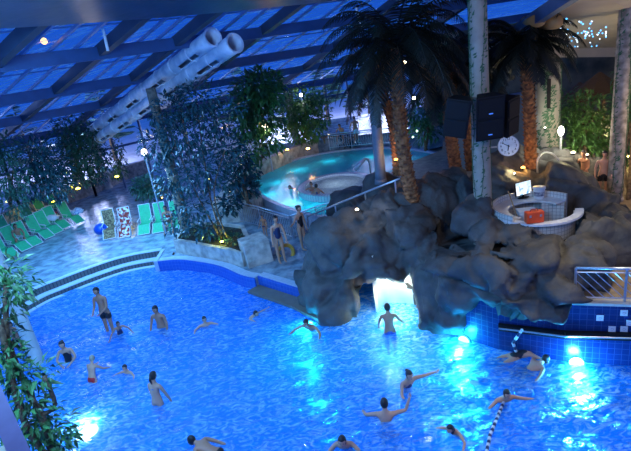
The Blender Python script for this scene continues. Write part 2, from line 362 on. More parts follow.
# ---------------- upper pool with the round whirlpool
up_out = smooth_path([(-0.6, 21.5, 0), (-1.9, 23.7, 0), (-2.7, 25.8, 0), (-3.5, 28.9, 0), (-2.3, 30.8, 0), (-0.4, 32.8, 0), (2.1, 33.3, 0), (4.8, 32.4, 0), (6.8, 30.2, 0), (7.8, 27.6, 0), (7.1, 25.8, 0), (4.7, 24.2, 0), (3.2, 22.3, 0), (1.8, 20.6, 0), (0.3, 20.4, 0), (-0.6, 21.5, 0)], 4)
mb = MB(); mb.prism([(p.x, p.y) for p in up_out[:-1]], 0.0, 0.06); struct(mb.build('floor', mat('turquoise_basin', (0.25, 0.75, 0.75), 0.4)))
mb = MB(); mb.strip(up_out, 0.02, 1.0, 0.22, 1); struct(mb.build('wall_pool', M['curb']))
mb = MB(); mb.prism([(p.x, p.y) for p in up_out[:-1]], 0.895, 0.9)
M['water2'] = water_mat('upper_pool_water', (0.6, 0.97, 0.95), (0.14, 0.74, 0.85), 0.62, 2.5, 0.15)
tag(mb.build('pool_water', M['water2']), 'calm turquoise water of the upper round pool behind the railing', 'water', kind='stuff')
# stone back wall of the upper pool
bw = [at(238, 203, z=0.9), at(244, 189, z=0.9), at(262, 178, z=0.9), at(285, 167, z=0.9), at(308, 157, z=0.9), at(322, 153, z=0.9)]
mb = MB(); mb.strip(smooth_path([(p.x - .2, p.y + 0.3, 0) for p in bw], 5), 0.3, 1.75, 0.45, 1)
tag(mb.build('planter_wall', M['stone']), 'curved sandstone wall behind the upper turquoise pool', 'wall')
mb = MB()
wc = Vector((1.35, 24.4, 0)); ra = 1.95
ringpts = [(wc.x + ra * math.cos(a * PI / 24), wc.y + ra * 1.08 * math.sin(a * PI / 24)) for a in range(49)]
mb.strip(ringpts, 0.1, 1.22, 0.36, 1)
wroot = empty('whirlpool', (0, 0, 0)); tag(wroot, 'round raised whirlpool with tiled rim inside the turquoise upper pool', 'whirlpool')
mb.build('ring_wall', tile_mat('whirlpool_tiles', (0.42, 0.44, 0.5), (0.5, 0.5, 0.55), (0.2, 0.22, 0.3), 0.16, 0.3, use='UV'), wroot)
mb = MB(); mb.prism(ringpts[:-1], 1.08, 1.10)
wf = mb.build('foaming_water', water_mat('foaming_water', (0.8, 0.9, 1), (0.50, 0.58, 0.62), 0.9, 5, 0.9, body2=(.95, .97, 1)), wroot); wf['label'] = 'pale foaming water in the whirlpool'
p = at(372, 187, z=1.2); q = p + Vector((0, 0, 1.45)); mb = MB(); mb.tube([p, q - Vector((0, 0, .25)), q - Vector((.05, 0, .06)), q + Vector((-.2, -.05, .0)), q + Vector((-.75, -.25, -.42))], [.045, .045, .06, .08, .11], 10)
tag(mb.build('water_spout', M['steel'], smooth=True), 'steel water spout curving over the rim of the whirlpool', 'spout')

# ---------------- roof: radial glazed cone round the hall
AX, AY, AZ, SL = 11.86, -1.93, 14.1, 0.196
def rf(r, deg, dz=0): return Vector((AX + r * math.cos(R(deg)), AY + r * math.sin(R(deg)), AZ - SL * r + dz))
RAF = [155, 147, 140, 133, 127, 119, 107.3, 97.5, 86]
RAD = [22.3, 26.3, 31.5, 37, 45]
k = 1
for j, r_ in enumerate(RAD):
    mb = MB(); hh = [0.42, 0.40, 0.40, 0.40, 0.5][j]
    for i in range(len(RAF) - 1): mb.beam(rf(r_, RAF[i], -hh / 2), rf(r_, RAF[i + 1], -hh / 2), 0.28, hh)
    struct(mb.build('trim_%d' % (12 + k), M['beam'])); k += 1
for i, a in enumerate(RAF):
    mb = MB(); mb.beam(rf(21.5, a, -0.15), rf(45.5, a, -0.15), 0.26, 0.34)
    struct(mb.build('trim_%d' % (12 + k), M['rafter'])); k += 1
mb = MB()
for i in range(len(RAF) - 1):
    if i == len(RAF) - 2: nsub = 1
    else: nsub = 4
    for q in range(1, nsub):
        f = q / nsub
        for j in range(len(RAD) - 1):
            a = rf(RAD[j], RAF[i]).lerp(rf(RAD[j], RAF[i + 1]), f); b = rf(RAD[j + 1], RAF[i]).lerp(rf(RAD[j + 1], RAF[i + 1]), f)
            mb.beam(a, b, 0.09, 0.08)
    for j in range(len(RAD) - 1):
        for g in (0.12, 0.5):
            if nsub == 1: continue
            r_ = RAD[j] + (RAD[j + 1] - RAD[j]) * g
            mb.beam(rf(r_, RAF[i], 0.06), rf(r_, RAF[i + 1], 0.06), 0.07, 0.05)
struct(mb.build('trim_40', M['bar']))
mb = MB()
for i in range(len(RAF) - 1):
    for j in range(len(RAD) - 1):
        mb.add([rf(RAD[j], RAF[i], .1), rf(RAD[j], RAF[i + 1], .1), rf(RAD[j + 1], RAF[i + 1], .1), rf(RAD[j + 1], RAF[i], .1)], [(0, 1, 2, 3)])
struct(mb.build('ceiling', M['roofglass']))
# opaque inner ring of the roof, and opaque sector to the right
mb = MB()
angs = [155, 147, 140, 133, 127, 119, 107.3, 97.5, 86, 80, 70, 60, 48]
def slab(mb, r0, r1, a0, a1, dz, th=0.25):
    p = [rf(r0, a0, dz), rf(r0, a1, dz), rf(r1, a1, dz), rf(r1, a0, dz)]
    mb.add(p + [q + Vector((0, 0, th)) for q in p], [(0, 1, 2, 3), (7, 6, 5, 4), (0, 4, 5, 1), (1, 5, 6, 2), (2, 6, 7, 3), (3, 7, 4, 0)])
for i in range(len(angs) - 1): slab(mb, 6, 22.2, angs[i], angs[i + 1], -0.5)
for i in range(8, len(angs) - 1): slab(mb, 22.2, 46, angs[i], angs[i + 1], -0.3)
struct(mb.build('ceiling', M['soffit']))
# lower beige ceiling over the right side, with fascia
A = at(487, 52, Y=21); B = at(700, 46, Y=21); Cc = at(760, -120, Y=9.5); D = at(575, -8, Y=12.5)
mb = MB(); q = [A, B, Cc, D]; mb.add(q + [v + Vector((0, 0.1, .2)) for v in q], [(0, 1, 2, 3), (7, 6, 5, 4), (0, 4, 5, 1), (1, 5, 6, 2), (2, 6, 7, 3), (3, 7, 4, 0)])
struct(mb.build('ceiling', M['ceil']))
mb = MB(); mb.beam(A + Vector((1.2, -0.05, -0.15)), B + Vector((0, -0.05, -0.15)), 0.2, 0.5); struct(mb.build('trim_41', M['ceil']))
mb = MB(); mb.beam(A, D, 0.25, 0.35); struct(mb.build('trim_42', M['beam']))
nrm = (B - A).cross(D - A).normalized()
if nrm.z > 0: nrm = -nrm
star = MB(); star.ell((0, 0, 0), 0.024, 8, 6)
E_ = [emis('star_blue', (0.08, 0.42, 1.0), 4), emis('star_white', (0.6, 0.78, 1.0), 2.5)]
proto = None
random.seed(5)
for i in range(58):
    u = random.gauss(0, 1); v = random.gauss(0, 1)
    x = min(606, max(553, 583 + 13 * u)); y = min(46, max(17, 34 + 5.5 * v - 0.08 * (x - 583)))
    d = ray(x, y); kk = (A - CAM).dot(nrm) / d.dot(nrm); p = CAM + d * kk + nrm * 0.02
    key = i % 2
    s_ = MB(); s_.ell((0, 0, 0), 0.024, 8, 6) if i < 2 else None
    if i < 2: o = s_.build('star_light', E_[key]); star_p = (star_p if i else []) + [o]
    else: o = star_p[key].copy(); col.objects.link(o)
    o.location = p
    tag(o, 'tiny blue star light in the beige ceiling above the right palm' if key == 0 else 'tiny white star light in the beige ceiling above the right palm', 'light', 'star lights in the beige ceiling')

# ---------------- glass walls along the eaves
WR = 44.0
def wpt(a, z): p = rf(WR, a); return Vector((p.x, p.y, z))
for i in range(len(RAF) - 1):
    a0, a1 = RAF[i], RAF[i + 1]; top = AZ - SL * WR - 0.2; bot = 0.3 if i < 5 else 1.7
    root = empty('window_%d' % (i + 1), wpt(a0, bot)); struct(root)
    def loc(v): return v - root.location
    g = MB(); p = [loc(wpt(a0, bot)), loc(wpt(a1, bot)), loc(wpt(a1, top)), loc(wpt(a0, top))]; g.add(p, [(0, 1, 2, 3)]); g.build('window_pane', M['winglass'], root)
    f = MB(); n_ = max(2, int((wpt(a0, 0) - wpt(a1, 0)).length / 1.6))
    for q in range(n_ + 1):
        c0 = wpt(a0, bot).lerp(wpt(a1, bot), q / n_); f.beam(loc(c0), loc(Vector((c0.x, c0.y, top))), 0.12, 0.16)
    for z in (bot, bot + (top - bot) * 0.62, top - 0.1): f.beam(loc(wpt(a0, z)), loc(wpt(a1, z)), 0.14, 0.14)
    f.build('window_frame', M['frame'], root)
# right side rear wall (rough, planted) and the wall behind the clock
mb = MB(); mb.strip([(8.5, 33.0), (10.5, 31.5), (14, 29), (17, 25), (20, 19), (22, 12)], 1.5, 7.5, 0.4, 1)
struct(mb.build('wall_back', mat('rough_rear_wall', (0.20, 0.19, 0.13), 0.9, c2=(0.05, 0.06, 0.045), scale=0.7, bump=0.9, bscale=2, detail=8)))
mb = MB(); mb.strip([(6.9, 21.6), (8.1, 22.2), (10.6, 22.6)], 1.6, 4.6, 0.2, 1); struct(mb.build('wall_middle', mat('blue_painted_wall', (0.10, 0.20, 0.36), 0.6)))

# ---------------- outside: snow and winter trees
mb = MB(); mb.box((-5, 75, -0.3), (170, 90, 0.5)); struct(mb.build('ground', M['snow']))
mb = MB(); mb.box((-45, 30, -0.3), (50, 60, 0.49)); struct(mb.build('ground', M['snow']))
for (x, y) in ((-22, 48), (-2, 50), (-33, 33), (8, 50)): lamp('snow_fill', 'POINT', (x, y, 4.5), (0.55, 0.62, 1.0), 5500, 2.5)  # unseen lights added so the snow outside looks bright lavender
def winter_tree(x, y, h, label):
    root = empty('winter_tree', (x, y, 0)); tag(root, label, 'tree', 'winter trees outside the windows')
    t = MB(); t.tube([(0, 0, -0.1), (0.1, 0, h * .5), (0, 0.1, h)], [.22, .14, .05], 8); t.build('trunk', M['bark'], root)
    b = MB(); rnd = random.Random(int(x * 13 + y))
    for i in range(60):
        z = h * (0.2 + 0.78 * rnd.random()); a = rnd.random() * 6.28; L = (h - z) * 0.45 + 0.4
        b.tube([(0, 0, z), (math.cos(a) * L * .6, math.sin(a) * L * .6, z + L * .15), (math.cos(a) * L, math.sin(a) * L, z + L * .1)], [.05, .035, .012], 5)
        for q in range(4):
            c = Vector((math.cos(a) * L * (.4 + .15 * q), math.sin(a) * L * (.4 + .15 * q), z + L * .12)); b.ell(c, (L * .17, L * .17, .10), 6, 4)
    b.build('branches', M['leafd'], root)
for i, (x, y, h) in enumerate([(-24, 44, 7), (-19, 50, 8), (-12, 52, 9), (-6, 52, 8), (-1, 48, 6), (3, 52, 7), (7, 49, 7), (-30, 38, 8), (-33, 30, 9)]):
    winter_tree(x, y, h, 'dark winter tree in the snow seen through the glass wall')

# ================================================================== ROCK
def bake(o, name):
    bpy.context.view_layer.update(); dg = bpy.context.evaluated_depsgraph_get()
    me = bpy.data.meshes.new_from_object(o.evaluated_get(dg)); me.name = name; return me
blobs = [(335, 256, 14.7, .85, 1.0, 1.1), (328, 285, 14.2, .6, .8, .9), (338, 312, 13.5, .62, .6, .6), (330, 246, 15.0, .65, .9, .7), (352, 241, 14.9, .8, .9, .9), (378, 244, 14.2, .95, .9, .85),
         (352, 262, 13.9, .8, .7, .9), (402, 218, 14.9, 1.2, 1.1, 1.0), (432, 208, 15.2, 1.2, 1.1, 1.1), (405, 245, 14.0, 1.0, .9, .8), (350, 292, 13.6, .55, .6, .8), (384, 262, 13.7, .9, .8, .55),
         (425, 250, 13.6, .9, .9, 1.0), (440, 285, 12.4, .85, .8, .95), (434, 312, 12.0, .6, .6, .6), (458, 286, 11.5, .75, .8, .75), (465, 258, 13.0, 1.1, 1.0, .75), (452, 200, 15.4, 1.4, 1.2, 1.1),
         (484, 276, 11.1, .85, .8, .6), (512, 272, 10.9, 1.05, .9, .65), (540, 270, 10.6, 1.05, .9, .75), (574, 268, 10.6, 1.0, .9, .85), (550, 297, 9.95, .75, .6, .55), (520, 293, 10.3, .8, .7, .45), (555, 312, 9.6, .38, .4, .34), (535, 310, 9.9, .55, .45, .36),
         (493, 290, 10.7, .65, .6, .4), (452, 314, 11.5, .55, .5, .5), (606, 250, 11.6, 1.0, .9, .8), (612, 232, 12.6, .8, .9, .8), (565, 194, 14.6, 1.2, .9, .8), (592, 212, 13.8, .8, .8, .8), (530, 192, 15.0, 1.2, .8, .7), (500, 196, 14.8, .9, .8, .9),
         (512, 168, 17.0, 1.2, .9, .8), (545, 168, 17.2, 1.2, .9, .55), (575, 172, 17.0, 1.1, .9, .5), (478, 228, 13.0, .8, .6, 1.0), (600, 240, 12.2, 1.1, .9, .9), (320, 270, 15.0, .55, .9, 1.0), (625, 262, 11.4, .9, .7, .5), (422, 232, 14.4, 1.0, .8, .8),
         (382, 224, 15.2, .8, .9, .7), (487, 248, 12.0, .42, .45, .8), (470, 268, 11.6, 1.2, .9, .6), (500, 282, 11.0, 1.2, .8, .5), (545, 285, 10.4, 1.3, .8, .5), (540, 240, 11.75, 1.3, .8, .55), (505, 240, 12.3, .9, .7, .55), (582, 236, 11.9, .9, .8, .7)]
bm = bmesh.new()
for (px, py, Y, rx, ry, rz) in blobs:
    c = at(px, py, Y=Y)
    bmesh.ops.create_icosphere(bm, subdivisions=3, radius=1, matrix=Matrix.Translation(c) @ Matrix.Rotation(R((px * 7) % 50 - 25), 4, 'Z') @ Matrix.Diagonal((rx, ry, rz, 1)))
for (x, y, z, rx, ry, rz) in [(0.0, 14.7, 0.4, .8, 1.3, 1.4), (0.6, 15.6, .8, .9, 1.4, 1.5), (3.4, 13.3, .3, .7, 1.3, 1.6), (3.9, 13.8, .8, 1.2, 1.6, 1.7), (2.4, 15.6, 1.8, 1.6, 1.3, .8), (0.9, 16.6, .5, 1.0, 1.4, 1.4), (3.0, 17.2, 1.2, 2.4, .7, 1.6), (6.2, 12.5, 0.9, 2.2, 1.8, 1.25), (4.7, 12.6, 1.2, 1.3, 1.2, 1.0), (6.1, 11.0, 1.9, 1.2, .45, .98), (7.0, 11.4, 1.9, .7, .5, 1.0)]:
    bmesh.ops.create_icosphere(bm, subdivisions=3, radius=1, matrix=Matrix.Translation((x, y, z)) @ Matrix.Diagonal((rx, ry, rz, 1)))
me = bpy.data.meshes.new('rock_src'); bm.to_mesh(me); bm.free()
ro = bpy.data.objects.new('rock_src', me); col.objects.link(ro)
rm = ro.modifiers.new('r', 'REMESH'); rm.mode = 'VOXEL'; rm.voxel_size = 0.085
smm = ro.modifiers.new('sm', 'SMOOTH'); smm.factor = 0.5; smm.iterations = 8
cutters = []
def cutter(bmf):
    b = bmesh.new(); bmf(b); me = bpy.data.meshes.new('cut'); b.to_mesh(me); b.free(); c = bpy.data.objects.new('cut', me); col.objects.link(c)
    md = ro.modifiers.new('b', 'BOOLEAN'); md.operation = 'DIFFERENCE'; md.object = c; md.solver = 'FAST' if hasattr(md, 'solver') else 'FAST'; cutters.append(c)
# the cave, the lifeguard's well, two ledge niches
def tunnel(b):
    pts = [Vector((1.55, 11.4, .0)), Vector((1.75, 12.8, .05)), Vector((2.0, 14.2, .2)), Vector((2.4, 15.6, .3))]
    rings = []
    for i, p in enumerate(pts):
        k_ = [1.0, .86, .95, .8][i]; ring = []
        for q in range(14):
            a = 2 * PI * q / 14; rr = k_ * (1 + .12 * math.sin(3 * a + 1 + i)); ring.append(b.verts.new(p + Vector((math.cos(a) * rr * 0.88 - .06, 0, math.sin(a) * rr * 1.42 + .05 + 0.25 * math.cos(a)))))
        rings.append(ring)
    for i in range(3):
        for q in range(14): b.faces.new((rings[i][q], rings[i][(q + 1) % 14], rings[i + 1][(q + 1) % 14], rings[i + 1][q]))
    b.faces.new(rings[0]); b.faces.new(rings[-1][::-1]); bmesh.ops.recalc_face_normals(b, faces=b.faces)
cutter(tunnel)
BC = Vector((6.08, 12.52, 0))
def well(b): bmesh.ops.create_cone(b, cap_ends=True, segments=32, radius1=1.12, radius2=1.3, depth=3, matrix=Matrix.Translation((BC.x, BC.y, 2.05 + 1.5)))
cutter(well)
def niche(px, py, Y, sx, sz):
    def f(b):
        c = at(px, py, Y=Y); bmesh.ops.create_cube(b, size=1, matrix=Matrix.Translation(c) @ Matrix.Rotation(R(-25), 4, 'Z') @ Matrix.Diagonal((sx, 2.6, sz, 1)))
    return f
def niche_at(c, sx, sz):
    def f(b): bmesh.ops.create_cube(b, size=1, matrix=Matrix.Translation(c) @ Matrix.Rotation(R(-20), 4, 'Z') @ Matrix.Diagonal((sx, 2.4, sz, 1)))
    return f
cutter(niche_at((3.95, 12.7, 2.34), 1.1, .44)); cutter(niche_at((5.0, 11.6, 2.36), .95, .40))
me = bake(ro, 'rock')
for c in cutters + [ro]: bpy.data.objects.remove(c)
bm = bmesh.new(); bm.from_mesh(me); [bmesh.ops.smooth_vert(bm, verts=bm.verts, factor=0.5, use_axis_x=True, use_axis_y=True, use_axis_z=True) for _ in range(1)]
bm.normal_update()
for v in bm.verts:
    p = v.co
    wp = Vector((noise.noise(p * .8), noise.noise(p * .8 + Vector((5, 0, 0))), noise.noise(p * .8 + Vector((0, 9, 0)))))
    q_ = p * 0.72 + wp * .4; q_.z *= 0.8
    c, pts = noise.voronoi(q_); h1 = pts[0].x * 12.9 + pts[0].y * 78.2 + pts[0].z * 37.7
    tv = Vector((math.sin(h1), math.sin(h1 * 1.7 + 1), math.sin(h1 * 2.3 + 2)))
    c2_, pts2 = noise.voronoi(p * 2.3 + wp); h2 = pts2[0].x * 31.9 + pts2[0].y * 18.2 + pts2[0].z * 57.7
    tv2 = Vector((math.sin(h2), math.sin(h2 * 1.7 + 1), math.sin(h2 * 2.3 + 2)))
    v.co += v.normal * (max(-.3, min(.3, (q_ - pts[0]).dot(tv) * .45)) + .05 * math.sin(h1 * 3) + max(-.07, min(.07, (p * 2.3 + wp - pts2[0]).dot(tv2) * .07)) + 0.05 * noise.fractal(p * 2.4, 1.0, 2.0, 4) - .10 * max(0, 1 - 6 * (c[1] - c[0])))
for f in bm.faces: f.smooth = True
bm.to_mesh(me); bm.free()
me.materials.clear(); me.materials.append(M['rock'])
rock = bpy.data.objects.new('rock_formation', me); col.objects.link(rock)
tag(rock, 'big craggy grey artificial rock with a lit cave rising out of the pool', 'rock')
# loose boulders by the stairs
def boulder(px, py, Y, r_, label, sx=1, sz=1):
    b = bmesh.new(); bmesh.ops.create_icosphere(b, subdivisions=4, radius=r_); 
    for v in b.verts:
        n_ = v.co.normalized(); v.co = Vector((v.co.x * sx, v.co.y, v.co.z * sz)) * (1 + .25 * noise.noise(n_ * 1.3 + Vector((px, 0, 0))) + .08 * noise.noise(n_ * 4)); 
    me = bpy.data.meshes.new('boulder'); b.to_mesh(me); b.free(); me.materials.append(M['rock'])
    for p in me.polygons: p.use_smooth = True
    o = bpy.data.objects.new('boulder', me); col.objects.link(o); o.location = at(px, py, Y=Y); tag(o, label, 'rock')
boulder(350, 204, 19.8, 0.85, 'grey boulder between the whirlpool and the sloping handrail', 1.2, .9)
boulder(383, 196, 18.3, 0.9, 'brownish boulder at the top end of the sloping handrail', 1, 1.1)
# cave interior lighting
lamp('cave_lamp', 'POINT', (2.1, 13.1, .75), (0.95, 1.0, 0.78), 26, 0.10)
lamp('cave_lamp', 'POINT', (1.85, 12.5, -0.4), (0.75, 1.0, 0.90), 190, 0.25)
lamp('cave_lamp', 'POINT', (1.35, 13.1, .6), (1.0, 0.8, 0.4), 14, 0.05)
mb = MB(); mb.strip(smooth_path([(1.54, 13.3, 0), (1.78, 13.7, 0), (2.2, 13.75, 0), (2.7, 13.4, 0), (3.0, 12.8, 0)], 4), -0.6, 1.9, .1, 1)
tag(mb.build('cave_wall', mat('pale_plaster', (0.75, 0.80, 0.72), 0.7, scale=2, bump=.4), smooth=True), 'pale glowing plaster lining at the back of the cave', 'wall')

# ================================================================== POOL LIGHTS
def pool_light(p, dirv, color, energy, label, r_=0.16, es=60, lamp_off=0.36):
    root = empty('underwater_lamp', p); tag(root, label, 'lamp')
    d = Vector(dirv).normalized(); q = d.to_track_quat('Z', 'Y').to_matrix()
    h = MB(); h.tube([-d * .07, d * 0.0], [r_ * .92, r_ * .9], 20); h.build('housing', M['lens'], root)
    l = MB(); l.ell(d * .03, (r_, r_, .04), 16, 8, mtx=q); l.build('lens', emis('lens_glow', color, es), root, smooth=True)
    lamp('underwater_lamp_and_fill', 'POINT', d * lamp_off, color, energy, 0.12, parent=root)
pool_light((3.50, 11.18, -0.02), (-.7, -.7, 0), (0.02, 0.55, 1.0), 330, 'round underwater lamp glowing cyan beside the cave mouth, right of it')
pool_light((5.68, 9.60, 0.02), (-.35, -.9, 0), (0.05, 0.45, 1.0), 430, 'bright underwater lamp on the tiled wall near the right edge')
pool_light((-0.62, 13.35, -0.15), (-.5, -.85, 0.05), (0.02, 0.62, 1.0), 240, 'cyan underwater lamp at the foot of the rock, left of the cave')
pool_light(at(87, 433, z=-.3), (0, 0, 1), (0.75, 0.92, 1.0), 28, 'white underwater lamp in the pool floor by the leafy foreground plant', .27, 60, .2)
for i in range(6):  # extra unseen lights spread over the basin to brighten the water
    for j in range(4):
        x = -12.0 + i * 3.3 + (j % 2) * 1.4; y = 5.2 + j * 3.6
        if x > 3 and y > 8.5 or x > 0 and y > 11.5 or x > -4 and y > 15 or y > 15.5 and x < -10.5: continue
        k_ = min(1, max(0, (x + 10) / 12)); lamp('underwater_lamp_and_fill', 'POINT', (x, y, depth(x, y) + 0.1), (0.13 - .125 * k_, 0.58 - 0.38 * k_, 1), 135 - 25 * k_, 0.9)
for (x, y, e) in ((-2.1, 25.2, 70), (-1.8, 27.5, 70), (-.6, 29.8, 60), (1.5, 31, 50), (4.2, 30.3, 50), (5.6, 27.6, 45), (-1.0, 23.3, 75), (0, 22, 60)): lamp('upper_pool_fill', 'POINT', (x, y, 0.2), (0.12, 0.85, 1.0), e * 3.2, .6)  # lights added under the water to make it evenly turquoise
lamp('whirlpool_light', 'POINT', (1.4, 24.6, 1.9), (0.6, .8, 1.0), 60, .3)
#PART2
# ================================================================== COLUMNS
def column(name, base, top, r0, r1, label, m_=None, vines=True, seed=1, scale=1.0):
    base = Vector(base); top = Vector(top); root = empty(name, base); tag(root, label, 'column')
    c = MB(); d = top - base; n = 12
    c.tube([d * (i / n) for i in range(n + 1)], [r0 + (r1 - r0) * i / n for i in range(n + 1)], 24); c.tube([Vector((0, 0, -.05)), Vector((0, 0, .12))], [r0 * 1.2, r0 * 1.1], 24)
    c.build('shaft', m_ or M['column'], root, smooth=True)
    if vines:
        v = MB(); rnd = random.Random(seed); L = d.length
        for k in range(5):
            a = -PI / 2 + k * 1.2566 + rnd.uniform(-.3, .3); path = []
            for i in range(40):
                t = i / 39; a += rnd.uniform(-.16, .16); rr = r0 + (r1 - r0) * t + .006
                path.append(Vector((math.cos(a) * rr, math.sin(a) * rr, 0)) + d * (0.02 + .96 * t))
            v.tube(path, .009 * scale, 5)
            for i in range(1, 39):
                for q in range(3):
                    a2 = math.atan2(path[i].y - d.y * i / 39, path[i].x - d.x * i / 39) + rnd.uniform(-.35, .35); rr = r0 + (r1 - r0) * i / 39 + .008
                    z = path[i] * 1.0; ax = d * (0.02 + .96 * (i + rnd.random() - .5) / 39); ll = rnd.uniform(.06, .14) * scale; tilt = rnd.uniform(-1, 1)
                    def P(du, dz): aa = a2 + du / rr; return Vector((math.cos(aa) * rr, math.sin(aa) * rr, dz)) + ax
                    v.add([P(0, 0), P(ll * .5 * math.cos(tilt) - ll * .2, ll * .4), P(ll * math.cos(tilt), ll * math.sin(tilt) + ll * .3), P(ll * .5 * math.cos(tilt) + ll * .2, ll * .1)], [(0, 1, 2, 3)])
        v.build('painted_leaves', M['vine'], root)
    return root
cb = at(484, 243, Y=12.9)
column('column', cb, (cb.x, cb.y, 9.2), 0.25, 0.22, 'tall pale round column painted with climbing leaves, rising from the rock and carrying the loudspeakers', seed=3)
rb = at(614, 200, z=UZ)
column('column', rb, (rb.x, rb.y, 9.0), 0.24, 0.22, 'pale leaf-painted column at the right edge beside the bare-chested man', mat('mottled_column', (0.42, 0.36, 0.30), .8, c2=(0.16, 0.14, 0.11), scale=5), seed=5)
mc = at(546, 150, Y=18.5)
column('column', mc, (mc.x, mc.y, 6.1), 0.48, 0.48, 'thick pale green-lit column with dark slots standing behind the right palm', seed=9, scale=1.4)
s_ = MB()
for px in (533.5, 549): p = at(px, 88, Y=18.0); s_.box((p.x, p.y, 5.1), (.10, .08, 1.05))
o = s_.build('speaker_slot', M['black']); o.location = (0, 0, 0)
tag(o, 'pair of narrow black slots high on the thick pale column', 'vent')
bc = at(381, 182, Y=17.5); column('column', bc, at(373, 85, Y=17.5), 0.20, 0.18, 'slim blue-grey column beside the left palm trunks', mat('blue_column', (0.14, 0.19, 0.25), .5), vines=False)
sb = at(188, 236, z=DZ + .3); column('column', (-5.9, 21.4, DZ), (-5.9, 21.4, 7.3), 0.26, 0.2, 'mossy column holding up the water slide tubes amid the big tree', mat('bark_column', (0.30, 0.24, 0.17), .9, c2=(.1, .1, .08), scale=6, bump=.6), vines=False)
c2 = at(106, 183, z=DZ + .4); column('column', (c2.x, c2.y, DZ), (c2.x - .1, c2.y, 5.4), 0.34, 0.3, 'stone-clad column under the low end of the slide tubes', M['stone'], vines=False)
c3 = at(84, 190, z=DZ + .4); column('column', (c3.x, c3.y, DZ), (c3.x - .1, c3.y, 5.0), 0.32, 0.3, 'stone-clad column left of the slide, among dark shrubs', M['stone'], vines=False)
lp = at(38, 362, z=0.0); root = column('column', (lp.x, lp.y, -0.7), (lp.x, lp.y, 8.9), 0.20, 0.19, 'smooth pale column standing in the water at the left behind leafy branches', mat('pale_tile_column', (0.50, 0.52, 0.48), .35), vines=False)
g6 = at(297, 140, z=1.75); column('column', (g6.x, g6.y, 1.7), (g6.x, g6.y, 5.0), 0.24, 0.22, 'yellow-lit column topped by a white lamp between two round bushes', vines=False)

# slide tubes
def slide(p0, p1, r_, label):
    root = empty('slide_tube', p0); tag(root, label, 'water slide'); d = Vector(p1) - Vector(p0); n = 30; dn = d.normalized()
    x = dn.cross(Vector((0, 0, 1))).normalized(); y = x.cross(dn)
    t = MB(); vs = []; k = 20; fs = []
    for i in range(n + 1):
        for q in range(k):
            a = 2 * PI * q / k
            for rr in (r_,): vs.append(d * (i / n) + (x * math.cos(a) + y * math.sin(a)) * rr)
    tcv = CAM - (Vector(p0) + d * .5); tcv = (tcv - dn * tcv.dot(dn)).normalized(); tcv = (tcv * .85 + Vector((.25, 0, -.45))); tcv = (tcv - dn * tcv.dot(dn)).normalized()
    for i in range(n):
        for q in range(k):
            nq = x * math.cos(2 * PI * (q + .5) / k) + y * math.sin(2 * PI * (q + .5) / k); slot = nq.dot(tcv) > .93 and (i % 6) in (1, 2, 3)
            if not slot: fs.append((i * k + q, i * k + (q + 1) % k, (i + 1) * k + (q + 1) % k, (i + 1) * k + q))
    t.add(vs, fs); o = t.build('tube', M['slide'], root, smooth=True); sm = o.modifiers.new('s', 'SOLIDIFY'); sm.thickness = .05; sm.offset = -1
    for i in range(0, 11):
        f = MB(); c = d * (i / 10); ring = [c + (x * math.cos(a * PI / 12) + y * math.sin(a * PI / 12)) * (r_ + .012) for a in range(25)]
        f.tube(ring, .022, 6, caps=False); f.build('flange', M['slide'], root, smooth=True)
M['slide'] = mat('translucent_white_tube', (0.75, 0.80, 0.86), 0.35, c2=(0.35, 0.45, 0.58), scale=1.6)
slide(at(92, 131, Y=31), at(213, 37, Y=18.4), .32, 'upper left of the two pale slide tubes under the glass roof')
slide(at(100, 138, Y=30.2), at(235, 43, Y=18.0), .32, 'lower right of the two pale slide tubes under the glass roof')

# ================================================================== SPEAKERS, CLOCK, DESK
def speaker(px, py, Y, wd, ht, yaw, roll, label):
    root = empty('loudspeaker', at(px, py, Y=Y)); root.rotation_euler = (R(8), R(roll), R(yaw)); tag(root, label, 'speaker', None)
    b = MB(); b.prism([(-wd / 2, -.16), (wd / 2, -.16), (wd / 2 * .6, .22), (-wd / 2 * .6, .22)], -ht / 2, ht / 2); b.build('cabinet', M['black'], root, bevel=.02)
    for s__ in (-1, 1):
        g = MB(); g.box((0, -.175, s__ * ht * .24), (wd * .86, .02, ht * .42)); g.build('grille', M['grille'], root, bevel=.006)
        if px != 488: continue
        l = MB(); l.box((0, -.19, s__ * ht * .24 - ht * .12), (.10, .01, .025)); q = l.build('badge', mat('blue_badge', (.1, .3, .9), .3, emit=(.1, .3, 1), estr=.5), root); q['label'] = 'small blue glowing badge'
    h = MB(); h.beam((0, .15, ht * .3), (0, .45, ht * .3), .06, .06); h.build('bracket', M['black'], root)
speaker(458, 117, 12.5, .62, 1.0, -28, 12, 'left loudspeaker of the black cluster on the painted column')
speaker(488, 117, 12.25, .72, 1.12, 0, 0, 'middle, largest loudspeaker of the black cluster on the painted column')
speaker(508, 116, 12.5, .50, 1.0, 32, -8, 'right loudspeaker of the black cluster on the painted column')
